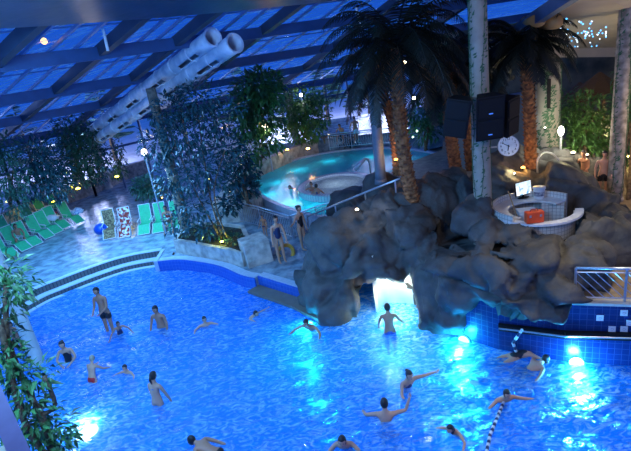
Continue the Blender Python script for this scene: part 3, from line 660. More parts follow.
# clock
ck = empty('wall_clock', at(508.5, 146, Y=15.0)); ck.rotation_euler = (R(90), 0, R(-12)); ck.rotation_euler = (R(78), 0, R(-14)); ck.scale = (.88,) * 3; tag(ck, 'round white wall clock with black numerals mounted above the rock', 'clock')
b = MB(); b.tube([(0, 0, -.06), (0, 0, .0)], [.36, .36], 32); b.build('case', M['steel'], ck)
b = MB(); b.tube([(0, 0, 0), (0, 0, .012)], [.335, .335], 32); b.build('dial', mat('clock_face', (.80, .83, .86), .3), ck)
for i in range(12):
    cu = bpy.data.curves.new('numeral', 'FONT'); cu.body = str(i if i else 12); cu.size = .125; cu.align_x = 'CENTER'; cu.align_y = 'CENTER'; cu.extrude = .003
    o = bpy.data.objects.new('numeral', cu); cu.materials.append(M['black']); col.objects.link(o); me_ = bake(o, 'numeral'); bpy.data.objects.remove(o); o = bpy.data.objects.new('numeral', me_); col.objects.link(o); o.parent = ck; a = R(90 - 30 * i); o.location = (math.cos(a) * .26, math.sin(a) * .26, .016)
for L, wd, a in ((.17, .03, R(90 - 190)), (.25, .022, R(90 - 300))):
    b = MB(); b.beam((-.04 * math.cos(a), -.04 * math.sin(a), .02), (math.cos(a) * L, math.sin(a) * L, .02), wd, .008); b.build('hand', M['black'], ck)
b = MB(); b.tube([ck.location + Vector((-.35, .05, .02)), ck.location + Vector((-1.1, .3, .02))], .03, 8); tag(b.build('clock_arm', M['steel']), 'thin steel arm holding the clock out from the column', 'bracket')

# lifeguard desk: curved counters inside the rock well
dr = empty('lifeguard_desk', (BC.x, BC.y, 2.05)); tag(dr, 'round white-tiled lifeguard desk sunk into the top of the rock', 'desk')
def arc(r0, a0, a1, n=24, k=1.0): return [(r0 * math.cos(R(a0 + (a1 - a0) * i / n)), k * r0 * math.sin(R(a0 + (a1 - a0) * i / n))) for i in range(n + 1)]
def ring_prism(mb, r0, r1, a0, a1, z0, z1):
    mb.prism(arc(r1, a0, a1) + arc(r0, a0, a1)[::-1], z0, z1)
b = MB(); ring_prism(b, .72, 1.14, 20, 215, .80, .85); b.build('back_counter', mat('grey_white_counter', (.78, .78, .76), .35), dr)
b = MB(); b.strip(arc(1.16, 20, 215), 0, 1.02, .05, 1); b.build('rear_parapet', M['desktile'], dr)
b = MB(); ring_prism(b, .95, 1.16, 200, 338, .80, .86); b.build('front_counter', mat('pale_blue_counter', (.75, .78, .82), .3), dr)
b = MB(); b.strip(arc(.97, 200, 338), 0, .8, .05, 1); b.build('front_panel', M['desktile'], dr)
b = MB(); b.strip([(.42, .56), (.7, .5), (.98, .34)], 0, .8, .05, 1); b.build('back_panel', M['desktile'], dr)
cab = empty('drawer_cabinet', (BC.x - .12, BC.y + .32, 2.05)); cab.rotation_euler = (0, 0, R(-8)); tag(cab, 'white drawer cabinet under the back counter of the lifeguard desk', 'cabinet')
b = MB(); b.box((0, 0, .38), (.5, .36, .76)); b.build('body', M['white'], cab)
for z in (.18, .40, .62):
    b = MB(); b.box((0, -.19, z), (.46, .02, .19)); f = b.build('drawer', M['white'], cab, bevel=.004)
    b = MB(); b.box((0, -.21, z + .05), (.14, .02, .02)); b.build('handle', M['black'], f)
p = at(524, 198, z=2.91)
mo = empty('computer_monitor', p); mo.rotation_euler = (R(-8), 0, R(16)); mo.scale = (1.25,) * 3; tag(mo, 'lit flat computer monitor on the lifeguard desk', 'monitor')
b = MB(); b.box((0, 0, .24), (.46, .035, .34)); b.build('casing', M['black'], mo, bevel=.006)
sm_ = bpy.data.materials.new('screen'); sm_.use_nodes = True; n = sm_.node_tree; n.nodes.clear(); tx = n.nodes.new('ShaderNodeTexCoord'); vo = n.nodes.new('ShaderNodeTexVoronoi'); vo.inputs['Scale'].default_value = 9; vo.distance = 'CHEBYCHEV'
rr = n.nodes.new('ShaderNodeValToRGB'); rr.color_ramp.elements[0].color = (.05, .35, .7, 1); rr.color_ramp.elements[1].color = (.9, .95, 1, 1); rr.color_ramp.elements[0].position = .2; rr.color_ramp.elements[1].position = .6
em = n.nodes.new('ShaderNodeEmission'); em.inputs[1].default_value = 1.3; oo = n.nodes.new('ShaderNodeOutputMaterial'); n.links.new(tx.outputs['Object'], vo.inputs[0]); n.links.new(vo.outputs['Color'], rr.inputs[0]); n.links.new(rr.outputs[0], em.inputs[0]); n.links.new(em.outputs[0], oo.inputs[0])
b = MB(); b.box((0, -.020, .24), (.42, .006, .30)); b.build('screen', sm_, mo)
b = MB(); b.tube([(0, .02, 0), (0, .02, .1)], .03, 8); b.ell((0, .02, .01), (.15, .1, .015), 16, 6); b.build('stand', M['black'], mo)
bk = empty('bucket', at(539, 198, z=2.91)); bk.scale = (1.1,) * 3; tag(bk, 'white plastic bucket with a dark label on the desk, right of the monitor', 'bucket')
b = MB(); b.tube([(0, 0, 0), (0, 0, .30)], [.12, .15], 20, caps=False); b.tube([(0, 0, .0), (0, 0, .01)], .12, 20); b.tube([(0, 0, .27), (0, 0, .31)], .16, 20); b.build('pail', M['white'], bk, smooth=True)
b = MB(); b.tube([(0, 0, .08), (0, 0, .2)], [.131, .144], 20, caps=False); b.build('label_band', mat('bucket_label', (.10, .12, .2), .5, c2=(.5, .5, .5), scale=14), bk)
cs = empty('first_aid_case', at(534, 222, z=2.93)); cs.rotation_euler = (0, 0, R(-4)); tag(cs, 'orange-red hard case with a handle on the front counter of the desk', 'case')
b = MB(); b.box((0, 0, .15), (.44, .2, .30)); b.build('shell', mat('orange_red_plastic', (.85, .09, .02), .45), cs, bevel=.025)
b = MB(); b.tube([(-.1, 0, .29), (-.08, 0, .35), (.08, 0, .35), (.1, 0, .29)], .015, 8); b.build('handle', mat('dark_red_handle', (.4, .04, .02), .4), cs)
for x in (-.13, .13): b = MB(); b.box((x, -.105, .2), (.05, .02, .06)); b.build('latch', M['steel'], cs)
b = MB(); b.tube([at(517, 216, z=2.9), at(508, 191, z=3.55)], .018, 8); tag(b.build('pole', mat('wooden_pole', (.35, .2, .08), .6)), 'thin brown pole leaning on the lifeguard desk left of the monitor', 'pole')
b = MB(); c = at(545, 163, Y=15.6); b.tube(smooth_path([c + Vector((-.25, 0, -.3)), c + Vector((-.25, 0, .15)), c + Vector((0, .05, .35)), c + Vector((.35, .1, .2)), c + Vector((.55, .1, -.1))], 4), .03, 8); tag(b.build('grab_rail', M['steel'], smooth=True), 'curved steel grab rail on the rock behind the desk', 'handrail')

# ================================================================== RAILINGS
def railing(label, posts, h, infill, parent_name='railing', top_only=False, diag=False):
    base = posts[0]; root = empty(parent_name, base); tag(root, label, 'railing'); P = [Vector(p) - Vector(base) for p in posts]; U = Vector((0, 0, h))
    for p in P: b = MB(); b.tube([p + Vector((0, 0, -.10)), p + U], .028, 8); b.build('post', M['steel'], root)
    b = MB(); b.tube([p + U for p in P], .035, 8); b.build('top_rail', M['steel'], root, smooth=True)
    if top_only: return root
    b = MB(); b.tube([p + U * .88 for p in P], .018, 6); b.tube([p + U * .1 for p in P], .018, 6); b.build('frame_rail', M['steel'], root)
    b = MB()
    for a, c in zip(P[:-1], P[1:]):
        L = (c - a).length; n = max(2, int(L / .14))
        if diag:
            n = max(2, int(L / .19)); hh = h * .78; run = hh * .95
            for i in range(-4, n + 1):   # slanted balusters clipped to the panel
                x0 = i * .19; x1 = x0 + run; t0, t1 = max(0, -x0 / run), min(1, (L - x0) / run)
                if t1 <= t0: continue
                q0 = a.lerp(c, (x0 + run * t0) / L) + U * .88 - Vector((0, 0, hh * t0)); q1 = a.lerp(c, (x0 + run * t1) / L) + U * .88 - Vector((0, 0, hh * t1)); b.tube([q0, q1], .011, 5)
        else:
            for i in range(1, n):
                q = a.lerp(c, i / n); b.tube([q + U * .1, q + U * .88], .010, 5)
                if i < n - 1: q2 = a.lerp(c, (i + 1.2) / n); b.tube([q + U * .1, q2 + U * .55], .008, 4); b.tube([q2 + U * .1, q + U * .55], .008, 4)
    b.build('balusters', M['steel'], root)['kind'] = 'stuff'
    return root
f0, f1, f2 = at(229, 219, z=DZ), at(262, 228, z=DZ), at(293, 239, z=DZ)
railing('ornate steel railing between the deck and the upper pool, left run', [f0, f0.lerp(f1, .5), f1, f2], 1.05, True)
f3 = Vector((0.1, 20.1, DZ)); f4 = Vector((0.9, 19.4, DZ + .35))
railing('short steel railing behind the woman in the dark swimsuit', [f2 + Vector((.06, 0, 0)), f3, f4], 1.05, True)
dn_ = Vector((0, 0, .95)); railing('long sloping steel handrail climbing the rock stairs', [at(307, 217, Y=18.6) - dn_, at(335, 205, Y=17.6) - dn_, at(365, 192.5, Y=16.0) - dn_, at(395, 180.5, Y=15.0) - dn_ * 1.0, at(412, 173, Y=15.2) - dn_], .95, False, 'handrail', top_only=True)
r0 = at(573, 296.5, z=UZ); wd = (wall_line[5] - wall_line[4]).normalized()
r0 = Vector((5.66, 9.75, UZ)); railing('steel railing with slanted bars on top of the tiled wall', [r0, r0 + wd * 1.0, r0 + wd * 2.0, r0 + wd * 3.0], .82, True, diag=True)
g = at(335, 148, z=1.75)
railing('long low steel railing at the back of the upper pool', [at(330, 149, z=1.75), at(352, 147, z=1.75), at(374, 145, z=1.75), at(398, 144, z=1.75)], .95, True)
# wall slot, logo tiles
b = MB(); a = at(505, 332, Y=10.15); c = at(640, 337, Y=9.0)
sd = (wall_line[5] - wall_line[4]).normalized(); nn = Vector((sd.y, -sd.x, 0)); q0 = Vector((4.25, 10.5, .78)) + nn * .06; 
pts = [wall_line[3] + Vector((0, 0, .72)) + nn * .05, wall_line[4] + Vector((0, 0, .80)) + nn * .05, wall_line[5] + Vector((0, 0, .84)) + nn * .05, wall_line[6] + Vector((0, 0, .86)) + nn * .05]
sr = empty('overflow_slot', pts[0]); tag(sr, 'long black slot with a pale rod along the blue tiled wall', 'slot')
for a, c in zip(pts[:-1], pts[1:]): b.beam(a - pts[0], c - pts[0], .12, .17)
b.build('recess', M['black'], sr); b = MB(); b.tube([p_ - pts[0] + nn * .075 for p_ in pts], .022, 8); b.build('rod', M['steel'], sr)
tb = MB(); tb.box((0, 0, 0), (.145, .015, .145)); tr = []
logo = [(600, 318), (624, 313), (612, 329), (624, 329), (630, 323)]
lm = mat('white_logo_tile', (.72, .76, .8), .3); li = mat('grey_logo', (.35, .42, .5), .4)
wa, wb = wall_line[4], wall_line[6]; wn = nn
where = ['topmost left', 'top right', 'bottom left', 'bottom right', 'rightmost']
for i, (px, py) in enumerate(logo):
    d = ray(px, py); P0 = (wall_line[4] if True else 0) + nn * .012; kk = (P0 - CAM).dot(nn) / d.dot(nn); p = CAM + d * kk
    o = empty('logo_tile', p, math.atan2(sd.y, sd.x)); tag(o, 'white tile with a small grey emblem on the blue wall, %s of the five' % where[i], 'tile', 'white emblem tiles on the blue wall')
    t = MB(); t.box((0, 0, 0), (.145, .015, .145)); t.build('tile', lm, o, bevel=.003)
    t = MB(); t.tube([(-.03, -.009, .0), (-.01, -.009, .025), (.02, -.009, .02), (.035, -.009, 0), (.01, -.009, -.03), (-.03, -.009, -.02)], .006, 5); t.build('emblem', li, o)

# lane ropes
def lane(pts, n, label):
    root = empty('lane_rope', pts[0]); tag(root, label, 'rope'); r_ = MB(); r_.tube([p - pts[0] for p in pts], .012, 6); r_.build('rope', M['white'], root)
    sp = smooth_path(pts, 8); a_ = MB()
    for i in range(n):
        t = i / (n - 1) * (len(pts) - 1); k_ = min(int(t), len(pts) - 2); p = pts[k_].lerp(pts[k_ + 1], t - k_) - pts[0]; d = (pts[k_ + 1] - pts[k_]).normalized()
        f = MB(); f.tube([p - d * .07, p - d * .05, p + d * .05, p + d * .07], [.02, .036, .036, .02], 10); f.build('float', M['white'] if i % 2 else M['navy_suit'], root, smooth=True)
lane([at(486, 455, z=.03), at(490, 435, z=.03), at(497, 418, z=.03), at(503, 404, z=.03)], 20, 'black and white lane rope floating across the pool in the foreground')
lane([Vector(at(517, 354, z=.02)), Vector(at(513, 343, z=.35)), Vector(wall_line[3].lerp(wall_line[4], .35)) + Vector((0, 0, .75)) + nn * .12], 8, 'short lane rope hanging from the slot in the tiled wall')

# ================================================================== PLANTER, LOW WALLS
pr = [(-6.15, 19.9), (-5.4, 19.35), (-4.4, 18.5), (-3.5, 17.75), (-2.95, 17.25), (-2.55, 18.0), (-3.1, 20.4), (-4.6, 21.6), (-6.1, 21.9)]
pl = empty('planter', (-4.5, 19.5, DZ)); tag(pl, 'stone-clad planter at the pool edge under the big leafy tree', 'planter')
ctr = Vector((-4.5, 19.5))
pts = [(x - ctr.x, y - ctr.y) for x, y in pr]; b = MB(); b.strip(pts + [pts[0]], -.01, .62, .18, 1); b.build('stone_wall', M['stone'], pl)
b = MB(); b.prism([(x * .93, y * .93) for x, y in pts], 0.0, .52); b.build('soil', M['soil'], pl)
b = MB(); ang = R(20); b.box((0, 0, .48), (1.0, .95, .96), Euler((R(3), R(-3), ang))); sblk = b.build('stone_block', M['stone'], bevel=.02); sblk.location = (-2.45, 17.65, DZ); tag(sblk, 'angular stone block at the pool-side corner of the planter', 'stone')
lw = [at(-20, 245, z=DZ), at(30, 219, z=DZ), at(60, 207, z=DZ), at(100, 192, z=DZ), at(128, 179, z=DZ), at(150, 172, z=DZ)]
b = MB(); b.strip([(p.x, p.y) for p in lw], DZ, 1.45, .35, 1); tag(b.build('planter_wall', mat('brown_field_stone', (.50, .42, .34), .85, c2=(.20, .17, .15), scale=4, bump=.8)), 'long low stone wall behind the green loungers along the windows', 'wall')
p2 = at(250, 212, z=DZ); b = MB(); b.prism([(-4.9, 23.2), (-2.9, 22.5), (-2.5, 24.3), (-3.4, 27.2), (-4.6, 27.4)], DZ, 1.45); tag(b.build('planter', M['stone'], bevel=.02), 'stone planter box with shrubs left of the upper pool', 'planter')

# ================================================================== LOUNGERS
def make_lounger(sling, label, nm='sun_lounger'):
    root = empty(nm, (0, 0, 0)); tag(root, label, 'lounger', 'sun loungers on the wet stone deck')
    def sl(y0, z0, y1, z1, name):
        b = MB(); n = 8; vs = []
        for i in range(n + 1):
            t = i / n; y = y0 + (y1 - y0) * t; z = z0 + (z1 - z0) * t - .03 * math.sin(PI * t)
            vs += [(-.27, y, z), (.27, y, z), (.27, y, z - .012), (-.27, y, z - .012)]
        fs = [(i * 4 + k, i * 4 + (k + 1) % 4, i * 4 + 4 + (k + 1) % 4, i * 4 + 4 + k) for i in range(n) for k in range(4)] + [(3, 2, 1, 0), (n * 4, n * 4 + 1, n * 4 + 2, n * 4 + 3)]
        b.add(vs, fs); return b.build(name, sling, root)
    sl(-.84, .07, -.38, .42, 'foot_sling'); sl(-.38, .40, .22, .36, 'seat'); sl(.22, .36, .50, 1.20, 'backrest')
    f = MB()
    for s_ in (-1, 1): f.tube([(s_ * .29, -.85, .06), (s_ * .29, -.38, .41), (s_ * .29, .22, .37), (s_ * .29, .51, 1.22)], .016, 6)
    f.tube([(-.29, -.85, .06), (.29, -.85, .06)], .016, 6); f.tube([(-.29, .51, 1.22), (.29, .51, 1.22)], .016, 6); f.build('frame', M['white'], root)
    for s_ in (-1, 1):
        for y0, y1, zt in ((-.45, -.52, .38), (.15, .38, .37)): l = MB(); l.tube([(s_ * .30, y0, zt), (s_ * .30, y1, 0)], .016, 6); l.build('leg', M['white'], root)
        a = MB(); a.beam((s_ * .31, -.28, .58), (s_ * .31, .34, .60), .05, .02); a.tube([(s_ * .31, -.2, .57), (s_ * .31, -.15, .39)], .012, 6); a.build('armrest', M['white'], root)
    return root
lg = make_lounger(M['green'], ''); ld_ = make_lounger(M['dkgreen'], ''); lb = make_lounger(M['brown'], ''); lt = make_lounger(M['redtowel'], '')
used = set()
def put(proto, x, y, yaw, label, z=DZ, s=1.0):
    o = proto if proto.name not in used else copy_tree(proto); used.add(proto.name); o.location = (x, y, z); o.rotation_euler = (0, 0, yaw); o.scale = (s, s, s); o['label'] = label; return o
d1 = at(40, 246, z=DZ) - at(27, 222, z=DZ); yaw1 = math.atan2(d1.y, d1.x) + PI / 2
yaw1 = R(58)
names1 = ['green lounger nearest the pale left column, first of the front row', 'green lounger second from the left in the front row', 'green lounger third from the left in the front row', 'green lounger fourth from the left in the front row', 'green lounger fifth from the left in the front row', 'green lounger sixth from the left, pushed against its neighbour', 'green lounger at the right end of the slanting front row']
for (px, py), nm in zip([(15, 254), (28, 247), (39, 242), (51, 235), (60, 230), (68, 225), (82, 220)], names1):
    p = at(px, py, z=DZ + .2); u = Vector((math.sin(yaw1), -math.cos(yaw1), 0)); p = p - u * 1.0; put(lg, p.x, p.y, yaw1, nm)
for (px, py), nm in zip([(16, 234), (40, 221), (52, 214), (65, 210)], ['dark green lounger in the second row by the man in white shorts', 'dark green lounger in the second row, left of the heap of towels', 'dark green lounger in the second row with its back against the shrubs', 'dark green upright lounger at the right end of the second row']):
    p = at(px, py, z=DZ + .2); put(ld_, p.x - .6, p.y + .35, yaw1, nm)
for (px, py), nm, pr_, yw in zip([(104, 238), (120, 236), (141, 233), (156, 231), (172, 229)], ['lounger with brown patterned cloth behind the blue inflatable', 'lounger draped with a red and white towel', 'green upright lounger, left of the pair beside the big tree', 'green upright lounger, right of the pair beside the big tree', 'green lounger under the big tree with a person sitting on it'], [lb, lt, lg, lg, lg], [12, 8, 4, 3, 0]):
    p = at(px, py, z=DZ + .2); put(pr_, p.x, p.y + 1.0, R(yw), nm)
# towels and bags
def towel(px, py, z, sx, sy, sz, m_, label, name='towel', cat='towel'):
    b = MB(); rnd = px
    def fn(p): k_ = 1 + .25 * noise.noise(p * 2.1 + Vector((rnd, 0, 0))) + .1 * noise.noise(p * 5); return Vector((p.x * k_, p.y * k_, max(p.z, -.35) * k_))
    b.ell((0, 0, sz * .35), (sx, sy, sz), 24, 14, fn=fn); o = b.build(name, m_, smooth=True); o.location = at(px, py, z=z); tag(o, label, cat); return o
M['stripe'] = tile_mat('white_blue_towel', (.65, .7, .75), (.6, .66, .72), (.1, .2, .5), .5, .09, rough=.9)
towel(52, 220, .9, .40, .30, .22, M['white_suit'], 'crumpled white towel heaped on the second row of loungers')
towel(78, 213, .9, .34, .3, .22, M['stripe'], 'striped towel lying on the lounger by the low stone wall')
towel(54, 214, .95, .18, .14, .12, M['red_suit'], 'small red cloth between the loungers')
towel(108, 215, 1.0, .24, .2, .28, mat('orange_red_bag', (.6, .06, .02), .6), 'orange-red bag on the lounger with the brown cloth', 'bag', 'bag')
root = empty('inflatable_ball', at(101, 229, z=DZ + .33)); tag(root, 'dark blue inflatable with a white stripe in front of the brown lounger', 'inflatable')
b = MB(); b.ell((0, 0, 0), (.34, .34, .30), 20, 12); b.build('ball', mat('blue_vinyl', (.01, .08, .5), .3), root, smooth=True)
b = MB(); ring = [Vector((.345 * math.cos(a * PI / 12), .345 * math.sin(a * PI / 12) * .5, .27 * math.sin(a * PI / 12))) for a in range(25)]; b.tube(ring, .028, 6, caps=False); b.build('stripe', M['white'], root, smooth=True)
def sandals(px, py, label):
    root = empty('sandals', at(px, py, z=DZ)); tag(root, label, 'sandals')
    for x in (-.08, .08):
        b = MB(); b.ell((x, x, .02), (.05, .14, .02), 12, 6); q = b.build('sole', M['black'], root, smooth=True); c = MB(); c.tube([(x - .045, x + .03, .02), (x, x + .05, .06), (x + .045, x + .03, .02)], .01, 6); c.build('strap', M['redtowel'], q)
sandals(176, 253, 'pair of dark sandals lying left of the stone planter'); sandals(180, 235, 'pair of dark shoes under the lounger by the big tree')

# ================================================================== PLANTS
def foliage(name, parent, blobs_, n, size, m_, seed=0, droop=.2, aspect=.42):
    rnd = random.Random(seed); b = MB(); tot = sum(r[0] * r[1] * r[2] for _, r in blobs_)
    for c, r_ in blobs_:
        c = Vector(c)
        for i in range(max(4, int(n * r_[0] * r_[1] * r_[2] / tot))):
            d = Vector((rnd.gauss(0, 1), rnd.gauss(0, 1), rnd.gauss(0, 1))).normalized(); k_ = rnd.random() ** .45
            p = c + Vector((d.x * r_[0], d.y * r_[1], d.z * r_[2])) * k_
            dr_ = (d + Vector((rnd.uniform(-.7, .7), rnd.uniform(-.7, .7), rnd.uniform(-.7, .5) - droop))).normalized()
            sd_ = dr_.cross(Vector((rnd.uniform(-.4, .4), rnd.uniform(-.4, .4), 1))).normalized(); nn_ = sd_.cross(dr_); L = size * rnd.uniform(.6, 1.3); W_ = L * aspect * .5
            b.add([p, p + dr_ * L * .45 + sd_ * W_ + nn_ * .1 * L, p + dr_ * L - nn_ * .15 * L, p + dr_ * L * .45 - sd_ * W_ + nn_ * .1 * L, p + dr_ * L * .5], [(0, 1, 4), (1, 2, 4), (2, 3, 4), (3, 0, 4)])
    return b.build(name, m_, parent)
def shrub(kind, loc, blobs_, n, size, m_, label, stems, cat='plant', seed=0, droop=.2, aspect=.42, bark=None):
    root = empty(kind, loc); tag(root, label, cat)
    foliage('foliage', root, blobs_, n, size, m_, seed, droop, aspect)
    for st in stems: b = MB(); b.tube(smooth_path(st[0], 4), st[1], 8); b.build('stem', bark or M['bark'], root, smooth=True)
    return root
# big tree over the planter
T = Vector((-3.9, 19.5, DZ + .5))
def rel(px, py, Y, base): return at(px, py, Y=Y) - base
def blobpx(base, lst): return [(rel(px, py, Y, base), (rx, ry, rz)) for px, py, Y, rx, ry, rz in lst]
bt = blobpx(T, [(170, 112, 20.5, .9, 1.1, .7), (200, 100, 20, 1.0, 1.1, .8), (158, 145, 20.5, .8, 1.1, .8), (185, 135, 19.8, 1.1, 1.1, 1.0), (215, 122, 20, .9, 1.0, .8), (228, 150, 19.8, .7, .8, .7), (172, 178, 19.6, .8, .9, .8), (203, 170, 19.5, 1.0, 1.0, 1.0), (192, 208, 19.2, .8, .8, .8), (178, 222, 19.4, .6, .7, .6), (228, 182, 19.6, .5, .6, .5), (205, 228, 18.9, .8, .6, .35), (235, 108, 20, .5, .6, .4), (180, 92, 20.4, .5, .6, .35)])
shrub('tree', T, bt, 3300, .27, M['leafb'], 'large blue-lit leafy tree growing from the stone planter', [([(0, 0, -.1), rel(212, 205, 19.4, T), rel(205, 165, 19.6, T), rel(198, 115, 19.8, T)], [.11, .09, .07, .03] + [.03] * 9), ([(-.1, 0, -.1), rel(205, 210, 19.3, T), rel(190, 180, 19.6, T), rel(170, 130, 20, T)], [.09, .07, .05, .03] + [.03] * 9), ([(.25, -.2, -.1), rel(222, 225, 18.8, T), rel(214, 190, 19, T), rel(225, 150, 19.5, T)], [.07, .06, .05, .03] + [.03] * 9)], 'tree', 1)
foliage('fern_foliage', pl, [((-.7, .95, .65), (.8, .5, .2)), ((.3, .1, .64), (.9, .5, .2)), ((1.2, -.9, .64), (.4, .4, .2))], 520, .2, M['leafd'], 77)
def garden_shrub(px, py, z, lst, n, size, m_, label, kind='shrub', seed=0, stems=None, **kw):
    B_ = at(px, py, z=z); bl = blobpx(B_, lst); c = sum((b_[0] for b_ in bl), Vector()) / len(bl)
    st = [([(0, 0, -.05), c * .5 + Vector((.1, 0, 0)), c], [.07] * 20), ([(.15, .1, -.05), c * .45 + Vector((-.1, .1, 0)), c + Vector((.3, 0, .2))], [.05] * 20)]
    return shrub(kind, B_, bl, n, size, m_, label, stems or st, 'plant', seed, **kw)
garden_shrub(262, 160, 1.5, [(258, 85, 27, 1.3, 1.3, .8), (250, 105, 27, 1.2, 1.2, .9), (268, 92, 27, 1.0, 1.1, 1.0), (262, 120, 27.5, 1.1, 1.1, .9), (245, 125, 27, .8, .9, .8), (270, 140, 28, .9, .9, .7), (250, 150, 27, .9, .9, .8)], 2600, .42, M['leaf'], 'tall green bush in front of the bright windows, left of the lit column', 'tall_bush', 2)
garden_shrub(303, 142, 1.75, [(300, 102, 34, 1.3, 1.2, 1.1), (312, 115, 34, 1.3, 1.2, 1.2), (292, 118, 34, 1.0, 1.1, 1.1), (305, 132, 34, 1.4, 1.2, .8), (318, 100, 34, .9, 1, .7)], 2200, .36, M['leafl'], 'round green bush right of the yellow-lit column', 'round_bush', 3)
garden_shrub(40, 208, DZ, [(35, 160, 27, 1.1, 1.1, 1.3), (50, 165, 27, 1.1, 1, 1.2), (30, 185, 26.5, 1.0, .9, .9), (55, 185, 27, 1.1, 1, .9)], 1700, .32, M['leafb'], 'dark shrub behind the left end of the loungers', 'tall_shrub', 4)
garden_shrub(74, 192, DZ, [(70, 135, 30, 1.2, 1.1, 1.3), (80, 150, 30, 1.3, 1.1, 1.3), (66, 160, 30, 1.0, 1, 1.1), (78, 175, 30, 1.2, 1, .8), (88, 130, 30, .8, .8, .9)], 2000, .32, M['leafd'], 'tall dark shrub in front of the left windows', 'tall_shrub', 5)
garden_shrub(100, 182, DZ, [(98, 150, 31, .7, .8, 1.4), (96, 170, 31, .7, .8, .9)], 700, .3, M['leafb'], 'narrow dark shrub between the two stone-clad columns', 'narrow_shrub', 6)
garden_shrub(119, 180, DZ, [(118, 160, 31, .45, .5, .8), (119, 146, 31, .3, .3, .6), (118, 172, 31, .6, .6, .4)], 420, .24, M['leafd'], 'small cone-shaped plant in front of the bright window', 'small_conifer', 7)
garden_shrub(135, 200, DZ, [(150, 188, 26, .9, .9, .6), (142, 186, 26.5, .7, .8, .45)], 900, .26, M['leafd'], 'low dark bush behind the right-hand loungers', 'low_bush', 8)
garden_shrub(10, 215, DZ, [(8, 175, 24, .9, .9, 1.2), (14, 205, 23, .7, .7, .8), (4, 150, 24, .7, .7, .8)], 900, .28, M['leafd'], 'shrub at the far left behind the green loungers', 'shrub', 9)
garden_shrub(248, 205, 1.4, [(245, 190, 23.6, .7, .7, .5), (236, 182, 23.5, .6, .6, .6), (250, 172, 24, .5, .5, .6), (240, 160, 24, .6, .6, .6), (228, 205, 21.8, .6, .5, .5)], 900, .34, M['leafb'], 'large-leaved plant in the stone box left of the upper pool', 'leafy_plant', 10, aspect=.55)
garden_shrub(345, 146, 1.75, [(350, 140, 34, .8, .7, .4)], 200, .3, M['leafb'], 'small low plant by the back railing', 'potted_plant', 11)
garden_shrub(582, 190, UZ, [(585, 115, 19, 1.0, .9, .9), (575, 130, 18.5, .8, .8, .8), (597, 130, 18.5, .9, .8, 1.0), (588, 145, 18, 1.0, .8, .6), (572, 105, 19.5, .6, .7, .6)], 1700, .26, M['leafl'], 'bushy green shrub in front of the thatched huts', 'bushy_shrub', 12)
garden_shrub(628, 200, UZ, [(628, 110, 18, .6, .9, 1.2), (630, 145, 18, .6, .8, .8), (632, 75, 18, .5, .8, .7)], 800, .26, M['leaf'], 'green shrub right of the right-hand column', 'shrub', 13)
garden_shrub(425, 150, 1.75, [(420, 115, 27, 1.1, 1.1, .9), (428, 132, 27, .9, .9, .7), (436, 108, 27.5, .9, .9, .7)], 900, .34, M['leaf'], 'green plant with fairy lights behind the palm trunks', 'leafy_plant', 14)
# foreground ficus
B0 = Vector((-4.3, 6.6, -.6))
fl = [(12, 285, 7.4, .35, .4, .25), (8, 300, 7.4, .35, .4, .3), (24, 284, 7.3, .18, .3, .12), (4, 335, 7.2, .22, .4, .3), (6, 360, 7, .3, .4, .35), (16, 375, 6.9, .3, .4, .25), (30, 380, 6.9, .28, .3, .2), (42, 373, 6.9, .25, .3, .14), (30, 400, 6.8, .35, .4, .25), (40, 420, 6.7, .35, .4, .3), (55, 428, 6.7, .32, .3, .2), (40, 445, 6.6, .45, .4, .3), (66, 437, 6.7, .2, .3, .1), (22, 425, 6.8, .3, .4, .3), (50, 450, 6.6, .4, .4, .2), (8, 270, 7.5, .3, .3, .2)]
shrub('ficus_tree', B0, blobpx(B0, fl), 1150, .19, M['leaf'], 'leafy green tree close to the camera in the lower left corner', [([(0, 0, 0), rel(62, 470, 6.6, B0), rel(42, 418, 6.7, B0), rel(28, 390, 6.9, B0), rel(8, 340, 7.2, B0), rel(6, 285, 7.4, B0)], [.06] * 10 + [.045] * 20), ([(.1, 0, 0), rel(50, 460, 6.5, B0), rel(24, 420, 6.6, B0), rel(10, 370, 6.9, B0), rel(0, 320, 7.1, B0)], [.05] * 26), ([rel(40, 416, 6.7, B0), rel(55, 405, 6.8, B0), rel(44, 376, 6.9, B0)], [.035] * 20)], 'tree', 15, aspect=.34)
